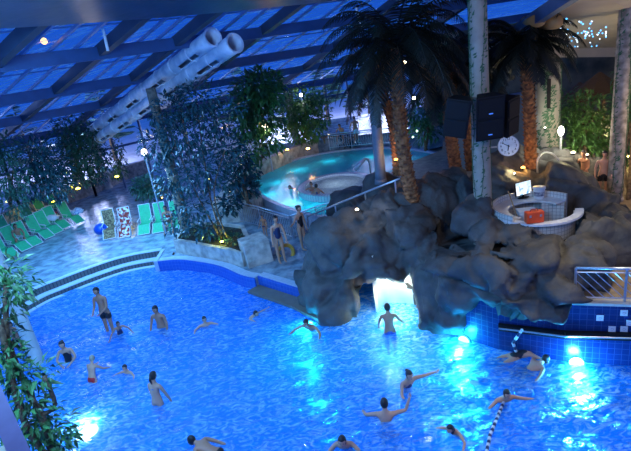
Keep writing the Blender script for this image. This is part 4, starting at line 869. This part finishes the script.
# palms
def palm(base, top, r_, nf, flen, label, seed, up_=.2):
    base = Vector(base); top = Vector(top); root = empty('palm_tree', base); tag(root, label, 'palm'); d = top - base; rnd = random.Random(seed)
    t = MB(); n = int(d.length / .13); bend = Vector((rnd.uniform(-.2, .2), 0, 0)); pts = []; rs = []
    for i in range(n * 2):
        f = i / (n * 2 - 1); pts.append(d * f + bend * math.sin(PI * f)); rs.append((r_ * (1.15 - .25 * f)) * (1.0 if i % 2 else 1.16))
    t.tube(pts, rs, 12)
    for i in range(n):   # old leaf bases
        f = (i + .5) / n; c = d * f + bend * math.sin(PI * f)
        for q in range(5):
            a = q * 1.257 + i * .63; u = Vector((math.cos(a), math.sin(a), 0)); w_ = Vector((-u.y, u.x, 0)); rr = r_ * 1.05
            t.add([c + u * rr * .8 - w_ * .08 - Vector((0, 0, .08)), c + u * rr * .8 + w_ * .08 - Vector((0, 0, .08)), c + u * (rr + .09) + Vector((0, 0, .07)), c + u * rr * .7 + Vector((0, 0, .05))], [(0, 1, 2), (0, 2, 3), (1, 3, 2), (0, 3, 1)])
    t.build('trunk', M['palmbark'], root)
    for i in range(nf):
        a = i * 2.39996 + rnd.uniform(-.2, .2); el = R(72) - R(84) * (i / nf) ** .9; L = flen * rnd.uniform(.85, 1.1); f = MB()
        p = d.copy(); dr_ = Vector((math.cos(a) * math.cos(el), math.sin(a) * math.cos(el), math.sin(el))); path = [p.copy()]; seg = L / 12
        for k_ in range(12): dr_ = (dr_ + Vector((0, 0, -.085 - .018 * k_))).normalized(); p = p + dr_ * seg; path.append(p.copy())
        f.tube(path, [.03 - .002 * k_ for k_ in range(13)], 5)
        for k_ in range(6, 46):
            tt = k_ / 46 * 12; j = min(int(tt), 11); q0 = path[j].lerp(path[j + 1], tt - j); dd = (path[j + 1] - path[j]).normalized(); side = dd.cross(Vector((0, 0, 1)))
            if side.length < .05: side = Vector((-math.sin(a), math.cos(a), 0))
            side.normalize(); ll = flen * .20 * math.sin(PI * min(1, (k_ / 46) * .85 + .12)) + .1
            for s_ in (-1, 1):
                tip = q0 + (side * s_ * .8 + dd * .5 + Vector((0, 0, -.30 - .35 * rnd.random()))).normalized() * ll; wv = dd * .019
                mid = q0.lerp(tip, .5) + Vector((0, 0, .03)); f.add([q0 - wv, q0 + wv, mid + wv * 1.1, mid - wv * 1.1, tip], [(0, 1, 2, 3), (3, 2, 4)])
        f.build('frond', M['frond'], root)
    return root
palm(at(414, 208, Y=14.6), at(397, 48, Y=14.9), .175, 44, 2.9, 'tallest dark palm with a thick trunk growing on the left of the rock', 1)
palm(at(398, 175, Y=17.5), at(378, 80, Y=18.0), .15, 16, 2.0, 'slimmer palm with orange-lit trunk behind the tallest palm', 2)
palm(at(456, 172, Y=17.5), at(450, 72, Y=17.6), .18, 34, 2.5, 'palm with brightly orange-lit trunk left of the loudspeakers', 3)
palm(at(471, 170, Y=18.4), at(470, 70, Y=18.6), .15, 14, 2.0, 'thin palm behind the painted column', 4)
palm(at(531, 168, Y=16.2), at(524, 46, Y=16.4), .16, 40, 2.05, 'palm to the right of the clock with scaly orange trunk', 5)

# thatched huts
def hut(px, py, Y, r_, h, label):
    top = at(px, py, Y=Y); root = empty('thatched_hut', (top.x, top.y, UZ)); tag(root, label, 'hut'); zt = top.z - UZ
    b = MB(); b.tube([(0, 0, zt - h), (0, 0, zt)], [r_, .05], 8); b.build('roof', mat('brown_thatch', (.16, .09, .045), .95, scale=14, bump=.8), root)
    for s_ in (-1, 1):
        for q in (-1, 1): l = MB(); l.tube([(s_ * r_ * .6, q * r_ * .6, 0), (s_ * r_ * .6, q * r_ * .6, zt - h + .1)], .07, 8); l.build('post', M['bark'], root)
hut(600, 72, 20, 1.0, .75, 'pointed brown thatched hut, nearer the right column'); hut(580, 82, 23, 1.0, .8, 'pointed brown thatched hut half hidden by its neighbour and the shrub')
for px, py, lb_ in ((533, 22, 'left'), (549, 24, 'right')):
    b = MB(); p = at(px, py, Y=15.6); b.tube([p + Vector((-.15, -.7, .05)), p + Vector((.15, .8, 0))], .2, 16); tag(b.build('timber_log', mat('amber_log_' + lb_, (.42, .24, .08), .6), smooth=True), 'thick amber-lit log end under the beige ceiling, %s of the two' % lb_, 'log')

# ================================================================== LAMPS
def globe(px, py, Y, r_, label, color, es, en, elong=1.5, pole=None):
    p = at(px, py, Y=Y); root = empty('globe_lamp', p); tag(root, label, 'lamp'); b = MB(); b.ell((0, 0, 0), (r_, r_, r_ * elong), 16, 10); b.build('shade', emis('lamp_glow', color, es), root, smooth=True)
    zb = pole if pole is not None else p.z - .4
    b = MB(); b.tube([(0, 0, -r_ * elong), (0, 0, zb - p.z)], .04, 8); b.build('pole', M['steel'], root)
    if en: lamp('lamp_light', 'POINT', (0, -r_ - .15, 0), color, en, .1, parent=root)
globe(144, 152, 22.5, .13, 'small warm globe lamp in front of the big tree leaves', (1, .85, .65), 8, 25, 1.1, DZ)
globe(265, 128, 27.5, .17, 'tall warm lamp on a pole before the tall green bush', (1, .85, .6), 6, 15, 1.7, 1.6)
globe(561, 131, 17.2, .10, 'bright white lamp on a pole right of the thick pale column', (1, .95, .8), 12, 60, 1.8, UZ)
globe(301, 95, 33.5, .12, 'small white lamp on top of the yellow-lit column', (.9, .95, 1), 5, 10, 1, 4.6)
def spotl(p, label, color, en, es=10, r_=.07):
    root = empty('ground_spotlight', p); tag(root, label, 'lamp'); b = MB(); b.tube([(0, 0, -.06), (0, 0, 0)], [r_ * 1.1, r_ * 1.3], 12); b.build('housing', M['black'], root)
    b = MB(); b.ell((0, 0, .02), (r_, r_, r_ * .6), 12, 8); b.build('bulb', emis('bulb_glow', color, es), root, smooth=True); lamp('lamp_light', 'POINT', (0, -.1, r_ + .12), color, en, .06, parent=root)
spotl(at(222, 242, z=1.05), 'yellow-green spotlight at the foot of the big tree', (.85, 1, .15), 22); spotl(at(78, 189, Y=27.5), 'yellow spotlight on the low wall under the left shrubs', (1, .8, .1), 14, 12, .12); spotl(at(117, 177, Y=30), 'yellow spotlight before the bright window', (1, .8, .1), 14, 12, .12)
spotl(at(209, 179, z=2.6), 'small yellow bulb glowing among the big tree leaves', (1, .9, .3), 8, 8, .05); spotl(at(162, 198, z=1.3), 'yellow bulb strung beside the green lounger pair', (1, .75, .2), 10, 8, .05)
spotl(at(29, 210, z=1.2), 'yellow light behind the second row of loungers', (1, .85, .1), 5, 10, .08); spotl(at(53, 202, z=1.3), 'yellow light by the upright dark green loungers', (1, .85, .1), 5, 10, .08)
spotl(at(357, 210, Y=14.2), 'warm white spotlight set in the rock below the sloping handrail', (1, .8, .5), 14, 25, .05)
spotl(at(287, 150, z=1.85), 'orange spotlight under the round bush', (1, .6, .15), 20, 14, .12); spotl(at(308, 149, z=1.85), 'bright orange spotlight on the upper pool wall', (1, .6, .15), 25, 18, .12)
spotl(at(459, 181, Y=15.9), 'orange spotlight lighting the palm trunk left of the speakers', (1, .42, .06), 110, 10); spotl(at(396, 160, Y=16.9), 'orange spotlight among the left palm trunks', (1, .45, .08), 26, 8); spotl(at(523, 168, Y=15.4), 'orange spotlight at the foot of the palm by the clock', (1, .45, .1), 28, 6)
spotl(at(513, 174, Y=14.8), 'warm spotlight on the rock below the clock', (1, .8, .4), 14, 16); spotl(at(563, 165, Y=15.2), 'warm spotlight on the rock behind the desk', (1, .8, .4), 14, 16); spotl(at(573, 153, Y=16.6), 'warm spotlight by the green-lit shrub', (1, .85, .5), 22, 16); spotl(at(587, 155, Y=16.8), 'small warm spotlight next to the bathers on the terrace', (1, .8, .5), 14, 12, .05); spotl(at(629, 157, z=1.9), 'yellow spotlight on the sandy path at the right edge', (1, .8, .2), 22, 12)
spotl(at(545, 128, Y=17.5), 'pale spotlight washing the thick column', (1, 1, .7), 22, 6, .04)
for i, (px, py, Y, c) in enumerate([(405, 62, 14.2, (1, .8, .5)), (414, 98, 14.2, (1, .95, .6)), (417, 131, 26.3, (.7, 1, .9)), (413, 137, 26.3, (.7, 1, .9)), (407, 128, 26.3, (.6, 1, .8))]):
    b = MB(); b.ell((0, 0, 0), .045, 10, 6); o = b.build('fairy_light', emis('fairy_glow_%d' % i, c, 10), smooth=True); o.location = at(px, py, Y=Y)
    tag(o, ['small warm bulb high among the tallest palm fronds', 'small warm bulb right of the tallest palm trunk', 'tiny greenish fairy light, right one of three behind the palm trunk', 'tiny greenish fairy light, lowest of three behind the palm trunk', 'tiny greenish fairy light, left one of three behind the palm trunk'][i], 'light')
for i, (px, py) in enumerate([(44, 41), (117, 35)]):
    b = MB(); b.ell((0, 0, 0), .09, 10, 6); o = b.build('roof_lamp', emis('roof_lamp_%d' % i, [(1, .45, .1), (1, .8, .4)][i], 7), smooth=True); o.location = at(px, py, Y=15.5 if i == 0 else 18.5)
    tag(o, ['orange lamp under the glass roof at the far left', 'yellowish lamp under the glass roof near the white rod'][i], 'lamp')
b = MB(); b.tube([at(101, 21, Y=16.0), at(108, 51, Y=16.0)], .045, 8); tag(b.build('hanging_rod', M['white']), 'white rod hanging from the roof at the upper left', 'rod')
b = MB(); b.tube([at(356, 7, Y=19.0), at(361, 27, Y=19.0)], .045, 8); tag(b.build('hanging_rod', M['white']), 'short white rod hanging from the roof above the left palm', 'rod')

# ================================================================== BALCONY PARAPET (lower left corner)
pa = at(-6, 372, Y=3.4); pb = at(36, 462, Y=2.55)
b = MB(); L_ = (pb - pa); hv = Vector((-L_.y, L_.x, 0)).normalized()
if hv.x > 0: hv = -hv
o_ = [pa, pb, pb + hv * .12, pa + hv * .12]; b.add([p + Vector((0, 0, -.9)) for p in o_] + o_, [(3, 2, 1, 0), (4, 5, 6, 7), (0, 1, 5, 4), (1, 2, 6, 5), (2, 3, 7, 6), (3, 0, 4, 7)])
tag(b.build('balcony_parapet', mat('lilac_lit_plaster', (.42, .38, .62), .6)), 'lilac-lit balcony parapet cutting the lower left corner', 'parapet')  # purple light on the parapet is painted into its plaster colour
q_ = [pa + hv * .1, pb + hv * .1, pb + hv * 2.2, pa + hv * 2.2]; zz = min(pa.z, pb.z) - .45; b = MB(); b.prism([(p.x, p.y) for p in q_][::-1], zz - .1, zz); struct(b.build('floor', mat('beige_balcony_floor', (.62, .52, .34), .7)))
lamp('balcony_fill', 'POINT', (-3.1, 2.0, 6.9), (1, .78, .5), 9, .15)  # unseen warm light added to brighten the balcony floor and near leaves

# ================================================================== PEOPLE
def skin_mesh(nodes, edges, rad, roots, sub=1):
    me = bpy.data.meshes.new('sk'); me.from_pydata([tuple(v) for v in nodes], edges, []); o = bpy.data.objects.new('sk', me); col.objects.link(o)
    o.modifiers.new('s', 'SKIN'); ld = me.skin_vertices[0] if me.skin_vertices else None
    for i, r_ in enumerate(rad):
        sv = me.skin_vertices[0].data[i]; sv.radius = r_ if isinstance(r_, tuple) else (r_, r_); sv.use_root = i in roots
    sb_ = o.modifiers.new('u', 'SUBSURF'); sb_.levels = sub; sb_.render_levels = sub
    m_ = bake(o, 'sk'); bpy.data.objects.remove(o); return m_
V = Vector
def dirv(az, el): return V((math.sin(R(az)) * math.cos(R(el)), math.cos(R(az)) * math.cos(R(el)), math.sin(R(el))))   # az 0 = forward, + = to the person's right
def person(label, loc, yaw, pelvis_z, suit='black_suit', kind='trunks', hair='short', hairm='hair', skin='skin', s=1.0, lean=(0, 85), head=(0, 0), armL=((-60, -75), (-30, -60)), armR=((60, -75), (30, -60)), legL=((-8, -88), (-4, -88)), legR=((8, -88), (4, -88)), female=False, group=None, neck=None):
    """coordinates about the pelvis; lean/arm/leg as (azimuth, elevation) in the person's own frame"""
    T_ = dirv(*lean); side = V((1, 0, 0)); fwd = side.cross(T_) * -1
    if fwd.length < .1: fwd = V((0, 1, 0))
    fwd.normalize()
    N = []; E = []; Rd = []
    def nd(p, r_, par=None):
        N.append(V(p)); Rd.append(r_ if not isinstance(r_, tuple) else r_); i = len(N) - 1
        if par is not None: E.append((par, i))
        return i
    sh = .165 if female else .19; hp = .095
    pel = nd((0, 0, 0), (.125, .10)); be = nd(T_ * .17, (.115 if not female else .10, .09), pel); ch = nd(T_ * .36, (.145 if not female else .125, .10), be); nk0 = nd(T_ * .49, .062, ch); nk = nd(T_ * .57 + fwd * .01, .052, nk0)
    HC = T_ * .68 + fwd * .03; nd(T_ * .64 + fwd * .02, .06, nk)
    hands = []
    for sg, A_ in ((-1, armL), (1, armR)):
        a0 = nd(T_ * .44 + side * sg * sh, .056, ch); d1 = dirv(*A_[0]); d2 = dirv(*A_[1])
        a1 = nd(N[a0] + d1 * .15, .048, a0); el_ = nd(N[a0] + d1 * .29, .040, a1); f1_ = nd(N[el_] + d2 * .13, .038, el_); wr = nd(N[el_] + d2 * .255, .027, f1_); pm = nd(N[wr] + d2 * .06, (.036, .018), wr); hands.append((N[wr], d2, sg, d1))
    thigh = []
    for sg, A_ in ((-1, legL), (1, legR)):
        h0 = nd(side * sg * hp - T_ * .04, .095, pel); d1 = dirv(*A_[0]); d2 = dirv(*A_[1])
        t1 = nd(N[h0] + d1 * .22, .078, h0); kn = nd(N[h0] + d1 * .43, .056, t1); c1 = nd(N[kn] + d2 * .16, .054, kn); an = nd(N[kn] + d2 * .40, .036, c1)
        fd = V((d2.x * .3, 1, 0)) if d2.z < -.3 else d2 + V((0, 0, -.3)); fd.normalize(); ft = nd(N[an] + fd * .09 + V((0, 0, -.03)), .036, an); nd(N[ft] + fd * .09, .026, ft); thigh.append((N[h0], d1))
    roots = {pel}
    for (wp, d, sg, d1) in hands:   # fingers: separate chains rooted in the palm
        ax = d.cross(V((0, 0, 1))); ax = ax.normalized() if ax.length > .1 else V((1, 0, 0)); cu = ax.cross(d) * -1
        for q, (off, L) in enumerate(((-.026, .066), (-.009, .078), (.009, .072), (.025, .056))):
            a = nd(wp + d * .07 + ax * off, .010); roots.add(a); b_ = nd(N[a] + d * L * .55 - cu * .008, .0095, a); nd(N[b_] + d * L * .45 - cu * .02, .008, b_)
        a = nd(wp + d * .03 - ax * .02 * sg, .012); roots.add(a); b_ = nd(N[a] + (d * .6 - ax * sg).normalized() * .045, .011, a); nd(N[b_] + d * .03, .009, b_)
    body = skin_mesh(N, E, Rd, roots)
    # head with face
    hy = R(head[0]); ht = R(head[1])
    base_m = Matrix((side, fwd, side.cross(fwd))).transposed()
    upd = (T_ + V((0, 0, 1.2))).normalized() if neck is None else T_
    hf = (V((fwd.x, fwd.y, 0)) if abs(T_.z) > .5 else V((T_.x, T_.y, 0.15))).normalized(); upd = (upd - hf * upd.dot(hf)).normalized(); sx = hf.cross(upd).normalized()
    HM = Matrix((sx, hf, upd)).transposed() @ Matrix.Rotation(-hy, 3, 'Z') @ Matrix.Rotation(ht, 3, 'X')
    hb = MB()
    def face(p):
        q = p.copy()
        if p.y > 0: q.x *= 1 - .12 * max(0, -p.z); q.z *= 1.0
        if p.z < 0: q.x *= 1 - .25 * (-p.z); q.y *= 1 - .10 * (-p.z)
        if p.y > .5: q.y -= .10 * math.exp(-((abs(p.x) - .38) ** 2 + (p.z - .05) ** 2) / .03)
        if p.y > .3: q.y += .20 * math.exp(-(p.x ** 2) / .012 - (p.z + .18) ** 2 / .02) * (1 if p.z < .1 else .4)
        return q
    hb.ell(HC, (.078, .098, .118), 22, 16, fn=face, mtx=HM)
    for sg in (-1, 1): hb.ell(HC + HM @ V((sg * .078, -.005, -.01)), (.012, .022, .032), 8, 6, mtx=HM)
    hb.cur = 1
    for sg in (-1, 1): hb.ell(HC + HM @ V((sg * .030, .082, .008)), (.013, .008, .008), 8, 6, mtx=HM)
    hb.cur = 2; hb.ell(HC + HM @ V((0, .085, -.062)), (.024, .010, .008), 10, 6, mtx=HM)
    bm_ = bmesh.new(); bm_.from_mesh(body); n0 = len(bm_.faces)
    hm_ = bpy.data.meshes.new('h'); hm_.from_pydata([tuple(v) for v in hb.v], [], hb.f); hm_.polygons.foreach_set('material_index', hb.mi); bm_.from_mesh(hm_); 
    for f in bm_.faces: f.smooth = True
    bmesh.ops.recalc_face_normals(bm_, faces=bm_.faces); me = bpy.data.meshes.new('person'); bm_.to_mesh(me); bm_.free()
    for q in (M[skin], M['eye'], M['lip']): me.materials.append(q)
    o = bpy.data.objects.new('person', me); col.objects.link(o); o.location = (loc[0], loc[1], pelvis_z); o.rotation_euler = (0, 0, yaw); o.scale = (s, s, s)
    tag(o, label, 'person', group)
    # hair
    h = MB()
    def cap(p):
        q = p.copy(); lim = -.05 if p.y > .35 else -.75
        if p.y > .35 and p.z < .35: q = V((p.x * .9, .30, .4 * p.z + .1)) * .9
        elif p.z < lim: q.z = lim; q.x *= .8; q.y *= .8
        return q
    h.ell(HC + HM @ V((0, -.008, .012)), (.089, .108, .124), 20, 14, fn=cap, mtx=HM)
    if hair == 'long': h.tube([HC + HM @ V((0, -.09, .0)), HC + HM @ V((0, -.12, -.12)), HC + HM @ V((0, -.10, -.26))], [.06, .065, .03], 10)
    if hair == 'bun': h.ell(HC + HM @ V((0, -.10, .07)), .045, 10, 8)
    if hair == 'tail': h.tube([HC + HM @ V((0, -.09, .05)), HC + HM @ V((0, -.14, -.03)), HC + HM @ V((0, -.13, -.17))], [.03, .032, .012], 8)
    h.build('hair', M[hairm], o, smooth=True)
    # clothes: the same limbs, a little fuller
    def cloth(nm, nodes, edges, rad):
        m_ = skin_mesh(nodes, edges, rad, {0}); m_.materials.clear(); m_.materials.append(M[suit])
        for p_ in m_.polygons: p_.use_smooth = True
        c = bpy.data.objects.new(nm, m_); col.objects.link(c); c.parent = o
    if kind in ('trunks', 'shorts'):
        L = .16 if kind == 'trunks' else .27
        cloth('swim_trunks', [V((0, 0, 0)), T_ * .08, thigh[0][0], thigh[0][0] + thigh[0][1] * L, thigh[1][0], thigh[1][0] + thigh[1][1] * L], [(0, 1), (0, 2), (2, 3), (0, 4), (4, 5)], [(.138, .112), (.128, .105), .106, .098, .106, .098])
    elif kind == 'swimsuit': cloth('swimsuit', [V((0, 0, 0)), T_ * .17, T_ * .36, T_ * .43, thigh[0][0] + thigh[0][1] * .03, thigh[1][0] + thigh[1][1] * .03], [(0, 1), (1, 2), (2, 3), (0, 4), (0, 5)], [(.135, .112), (.110, .10), (.135, .112), (.12, .09), .102, .102])
    elif kind == 'bikini':
        cloth('bikini_bottom', [V((0, 0, 0)), T_ * .04, thigh[0][0], thigh[1][0]], [(0, 1), (0, 2), (0, 3)], [(.135, .112), (.125, .105), .102, .102]); cloth('bikini_top', [T_ * .31, T_ * .38], [(0, 1)], [(.135, .115), (.135, .115)])
    return o
def on(px, py, z): p = at(px, py, z=z); return (p.x, p.y)
CAMY = PI   # facing the camera
# in the big pool (waterline pixel -> place)
person('woman in a black swimsuit standing waist-deep, hands joined in front, left side of the pool', on(70, 361, 0), R(190), .02, 'black_suit', 'swimsuit', 'bun', armL=((-40, -55), (40, -25)), armR=((40, -55), (-40, -25)), female=True, lean=(0, 80))
person('boy in red swim trunks bending in the water beside the woman in black', on(93, 381, 0), R(-20), .10, 'red_suit', 'trunks', 'short', 'hair_fair', s=.82, lean=(0, 68), armL=((-30, -40), (0, -20)), armR=((30, -50), (0, -30)))
person('dark-haired child chest-deep between the red-trunks boy and the ponytail woman', on(128, 372, 0), R(160), -.30, 'navy_suit', 'swimsuit', 'short', s=.75, female=True, armL=((-60, -10), (-30, -5)), armR=((60, -10), (30, -5)), legL=((0, -60), (0, -85)), legR=((0, -60), (0, -85)))
person('tall man in dark shorts standing in shallow water near the pool steps', on(111, 331, 0), R(165), .82, 'dark_suit', 'shorts', 'short', skin='skin_tan', s=1.1, lean=(0, 87), armL=((-20, -75), (20, -20)), armR=((20, -75), (-20, -20)))
person('girl with long dark hair crouching in the water beside the tall standing man', on(120, 333, 0), R(215), -.02, 'navy_suit', 'swimsuit', 'long', skin='skin_tan', s=.72, female=True, lean=(0, 70), armL=((-50, -30), (-20, -40)), armR=((60, -25), (60, -45)), legL=((0, -50), (0, -80)), legR=((0, -50), (0, -80)))
person('broad-shouldered man standing waist-deep facing the camera, left of the pool centre', on(162, 327, 0), R(165), .0, 'dark_suit', 'shorts', 'short', skin='skin_tan', s=1.08, armL=((-50, -70), (-10, -60)), armR=((50, -70), (10, -60)))
person('boy chest-deep in water left of the stone block', on(206, 326, 0), R(195), -.28, 'blue_suit', 'trunks', 'short', s=.85, armL=((-60, -15), (-10, -10)), armR=((60, -15), (10, -10)))
person('swimming boy stretching one arm sideways in front of the tiled pool edge', on(247, 316, 0), R(240), -.28, 'white_suit', 'trunks', 'short', s=.85, lean=(0, 50), armL=((-70, -5), (-70, 0)), armR=((20, -5), (10, 0)), legL=((180, -10), (180, -5)), legR=((180, -15), (180, -5)))
person('woman with a dark ponytail seen from behind, waist-deep in blue bikini', on(158, 404, 0), R(-25), .12, 'blue_suit', 'bikini', 'tail', female=True, lean=(0, 82), armL=((-60, -70), (-30, -75)), armR=((60, -70), (30, -75)))
person('dark-haired swimmer at the bottom edge of the picture', on(216, 454, 0), R(60), .0, 'dark_suit', 'trunks', 'short', skin='skin_tan', lean=(0, 18), armL=((-160, -10), (-170, -20)), armR=((160, -20), (170, -20)), legL=((0, -30), (0, -20)), legR=((0, -30), (0, -20)))
person('bather silhouetted in the cyan glow left of the cave', on(313, 326, 0), R(150), -.25, 'navy_suit', 'trunks', 'short', skin='skin_tan', lean=(0, 60), armL=((-60, -20), (-20, -10)), armR=((60, -20), (20, -10)))
person('man in blue shorts seen from behind wading into the lit cave', on(390, 333, 0), R(-8), .12, 'blue_suit', 'shorts', 'short', skin='skin_tan', armL=((-45, -65), (-10, -60)), armR=((45, -55), (30, -45)), s=1.0)
person('woman with a hair bun stretching her arm to the right below the cave', on(406, 384, 0), R(200), -.25, 'navy_suit', 'swimsuit', 'bun', female=True, lean=(0, 75), armL=((-80, -2), (-85, 0)), armR=((40, -40), (0, -20)), legL=((0, -50), (0, -80)), legR=((0, -50), (0, -80)))
person('dark-haired man seen from behind raising his right hand from the water', on(386, 420, 0), R(-10), -.30, 'navy_suit', 'trunks', 'short', armL=((-70, -20), (-20, -20)), armR=((60, -10), (50, 60)), s=1.02)
person('person leaning forward in the water at the bottom, left of the man with raised hand', on(345, 440, 0), R(170), -.28, 'teal_suit', 'swimsuit', 'short', lean=(0, 62), armL=((-60, -35), (-10, -30)), armR=((60, -35), (10, -30)), female=True)
person('child with dark wet hair swimming near the lane rope', on(459, 427, 0), R(130), -.24, 'teal_suit', 'swimsuit', 'long', s=.8, lean=(0, 55), female=True, armL=((-60, -10), (-20, -10)), armR=((60, -10), (20, -10)), legL=((180, -20), (180, -10)), legR=((180, -20), (180, -10)))
person('boy with both arms spread wide at the end of the lane rope', on(502, 397, 0), R(185), -.30, 'navy_suit', 'trunks', 'short', s=.9, lean=(0, 70), armL=((-70, -10), (-80, -12)), armR=((70, -20), (60, -40)), legL=((0, -40), (0, -70)), legR=((0, -40), (0, -70)))
person('light-haired woman in a black swimsuit swimming flat on the water by the tiled wall', on(512, 357, 0), R(-84), -.03, 'black_suit', 'swimsuit', 'short', 'hair_fair', lean=(0, 12), armL=((-30, -20), (0, -10)), armR=((40, -20), (0, -10)), legL=((180, -3), (180, -2)), legR=((172, -3), (184, -2)), female=True)
person('dark-haired swimmer reaching forward in front of the light-haired woman', on(524, 371, 0), R(-75), -.12, 'dark_suit', 'trunks', 'short', lean=(0, 22), armL=((-30, -10), (-20, -5)), armR=((150, -10), (160, -10)), legL=((180, -15), (180, -12)), legR=((172, -15), (184, -12)))
person('person sitting on the steps behind the pale left column', on(20, 345, 0), R(200), .25, 'dark_suit', 'trunks', 'short', skin='skin_tan', lean=(0, 75), armL=((-20, -50), (10, -30)), armR=((20, -60), (0, -70)), legL=((-8, -15), (-4, -75)), legR=((8, -15), (4, -75)))
# upper pool and whirlpool
person('swimmer with only head and shoulders out of the turquoise upper pool', on(294, 187, .9), R(150), .55, 'navy_suit', 'trunks', 'short', s=.95, legL=((180, -20), (180, -10)), legR=((180, -20), (180, -10)), lean=(0, 50), armL=((-60, -10), (-20, -10)), armR=((60, -10), (20, -10)))
person('bather leaning on the whirlpool rim, facing the camera', on(312, 189, 1.2), R(170), .85, 'red_suit', 'bikini', 'short', skin='skin_tan', female=True, s=.95, armL=((-70, -20), (-20, 0)), armR=((70, -20), (20, 0)))
person('bather standing before the whirlpool wall seen from behind', on(318, 200, .9), R(-10), .95, 'navy_suit', 'swimsuit', 'short', skin='skin_tan', s=.95, armL=((-50, -50), (-10, -30)), armR=((50, -50), (10, -30)))
# deck
person('woman in a dark one-piece swimsuit with her hand on the railing', on(304, 249, DZ), R(-130), DZ + 1.0, 'black_suit', 'swimsuit', 'bun', female=True, lean=(0, 87), armL=((-30, -80), (-10, -80)), armR=((80, -40), (70, 0)), s=1.08)
rh = person('woman in a navy swimsuit holding a yellow ring beside the railing', on(282, 261, DZ), R(200), DZ + 1.0, 'navy_suit', 'swimsuit', 'short', female=True, lean=(0, 82), armL=((-30, -72), (-8, -70)), armR=((40, -70), (20, -60)), s=1.12)
person('dark-haired child standing at the railing, only the upper body showing', on(266, 236, DZ), R(160), DZ + .52, 'navy_suit', 'trunks', 'short', skin='skin_tan', s=.62)
person('man in white shorts sitting on a lounger in the left row', on(20, 240, DZ + .3), R(215), DZ + .50, 'white_suit', 'shorts', 'short', skin='skin_tan', lean=(0, 70), armL=((-20, -50), (10, -20)), armR=((20, -50), (-10, -20)), legL=((-15, -5), (-4, -80)), legR=((15, -5), (4, -80)))
person('person in a patterned top sitting on the lounger under the big tree', on(170, 224, DZ + .3), R(180), DZ + .52, 'redtowel', 'swimsuit', 'short', skin='skin_tan', lean=(0, 80), armL=((-30, -50), (30, -10)), armR=((30, -50), (-30, -10)), legL=((-15, -5), (-4, -80)), legR=((15, -5), (4, -80)), female=True)
person('man in white shorts seen from behind at the far end of the upper pool', on(357, 142, 1.75), R(10), 2.62, 'white_suit', 'shorts', 'short', skin='skin_tan', armL=((-40, -60), (0, -40)), armR=((40, -70), (10, -60)))
person('person sitting on the far bench left of the man in white shorts', on(343, 141, 1.75), R(150), 2.2, 'dark_suit', 'shorts', 'short', skin='skin_tan', lean=(0, 70), legL=((-15, -5), (-4, -80)), legR=((15, -5), (4, -80)), armL=((-30, -50), (30, -10)), armR=((30, -50), (-30, -10)))
b = MB(); c = at(341, 141, z=1.75); b.box((0, 0, .40), (2.6, .5, .08)); 
bn = empty('bench', (c.x, c.y + .15, 1.75)); tag(bn, 'low bench at the far end of the upper pool under the bright windows', 'bench'); b.build('seat', M['bark'], bn)
for x in (-1.1, 1.1): l = MB(); l.box((x, 0, .18), (.1, .4, .36)); l.build('leg', M['bark'], bn)
person('bare-chested man in dark shorts standing on the right terrace', on(602, 199, UZ), R(150), UZ + .92, 'black_suit', 'shorts', 'short', armL=((-40, -70), (10, -40)), armR=((40, -70), (0, -60)), s=1.0)
person('bather half hidden behind the rock, left of the bare-chested man', on(583, 192, UZ), R(120), UZ + .80, 'dark_suit', 'bikini', 'short', skin='skin_tan', female=True, s=.95, armL=((-40, -60), (20, -30)), armR=((40, -60), (0, -30)))
# swim ring
mw = rh.matrix_basis; hp_ = Matrix.Translation(rh.location) @ Euler((0, 0, rh.rotation_euler.z)).to_matrix().to_4x4()
c = at(285.5, 252.5, Y=17.75); b = MB(); ring = [c + Vector((.30 * math.cos(a * PI / 16), .06 * math.sin(a * PI / 8), .30 * math.sin(a * PI / 16))) for a in range(33)]
b.tube(ring, .075, 12, caps=False); tag(b.build('swim_ring', mat('yellow_vinyl', (.75, .42, .06), .35), smooth=True), 'yellow inflatable swim ring held by the woman in navy', 'swim ring')
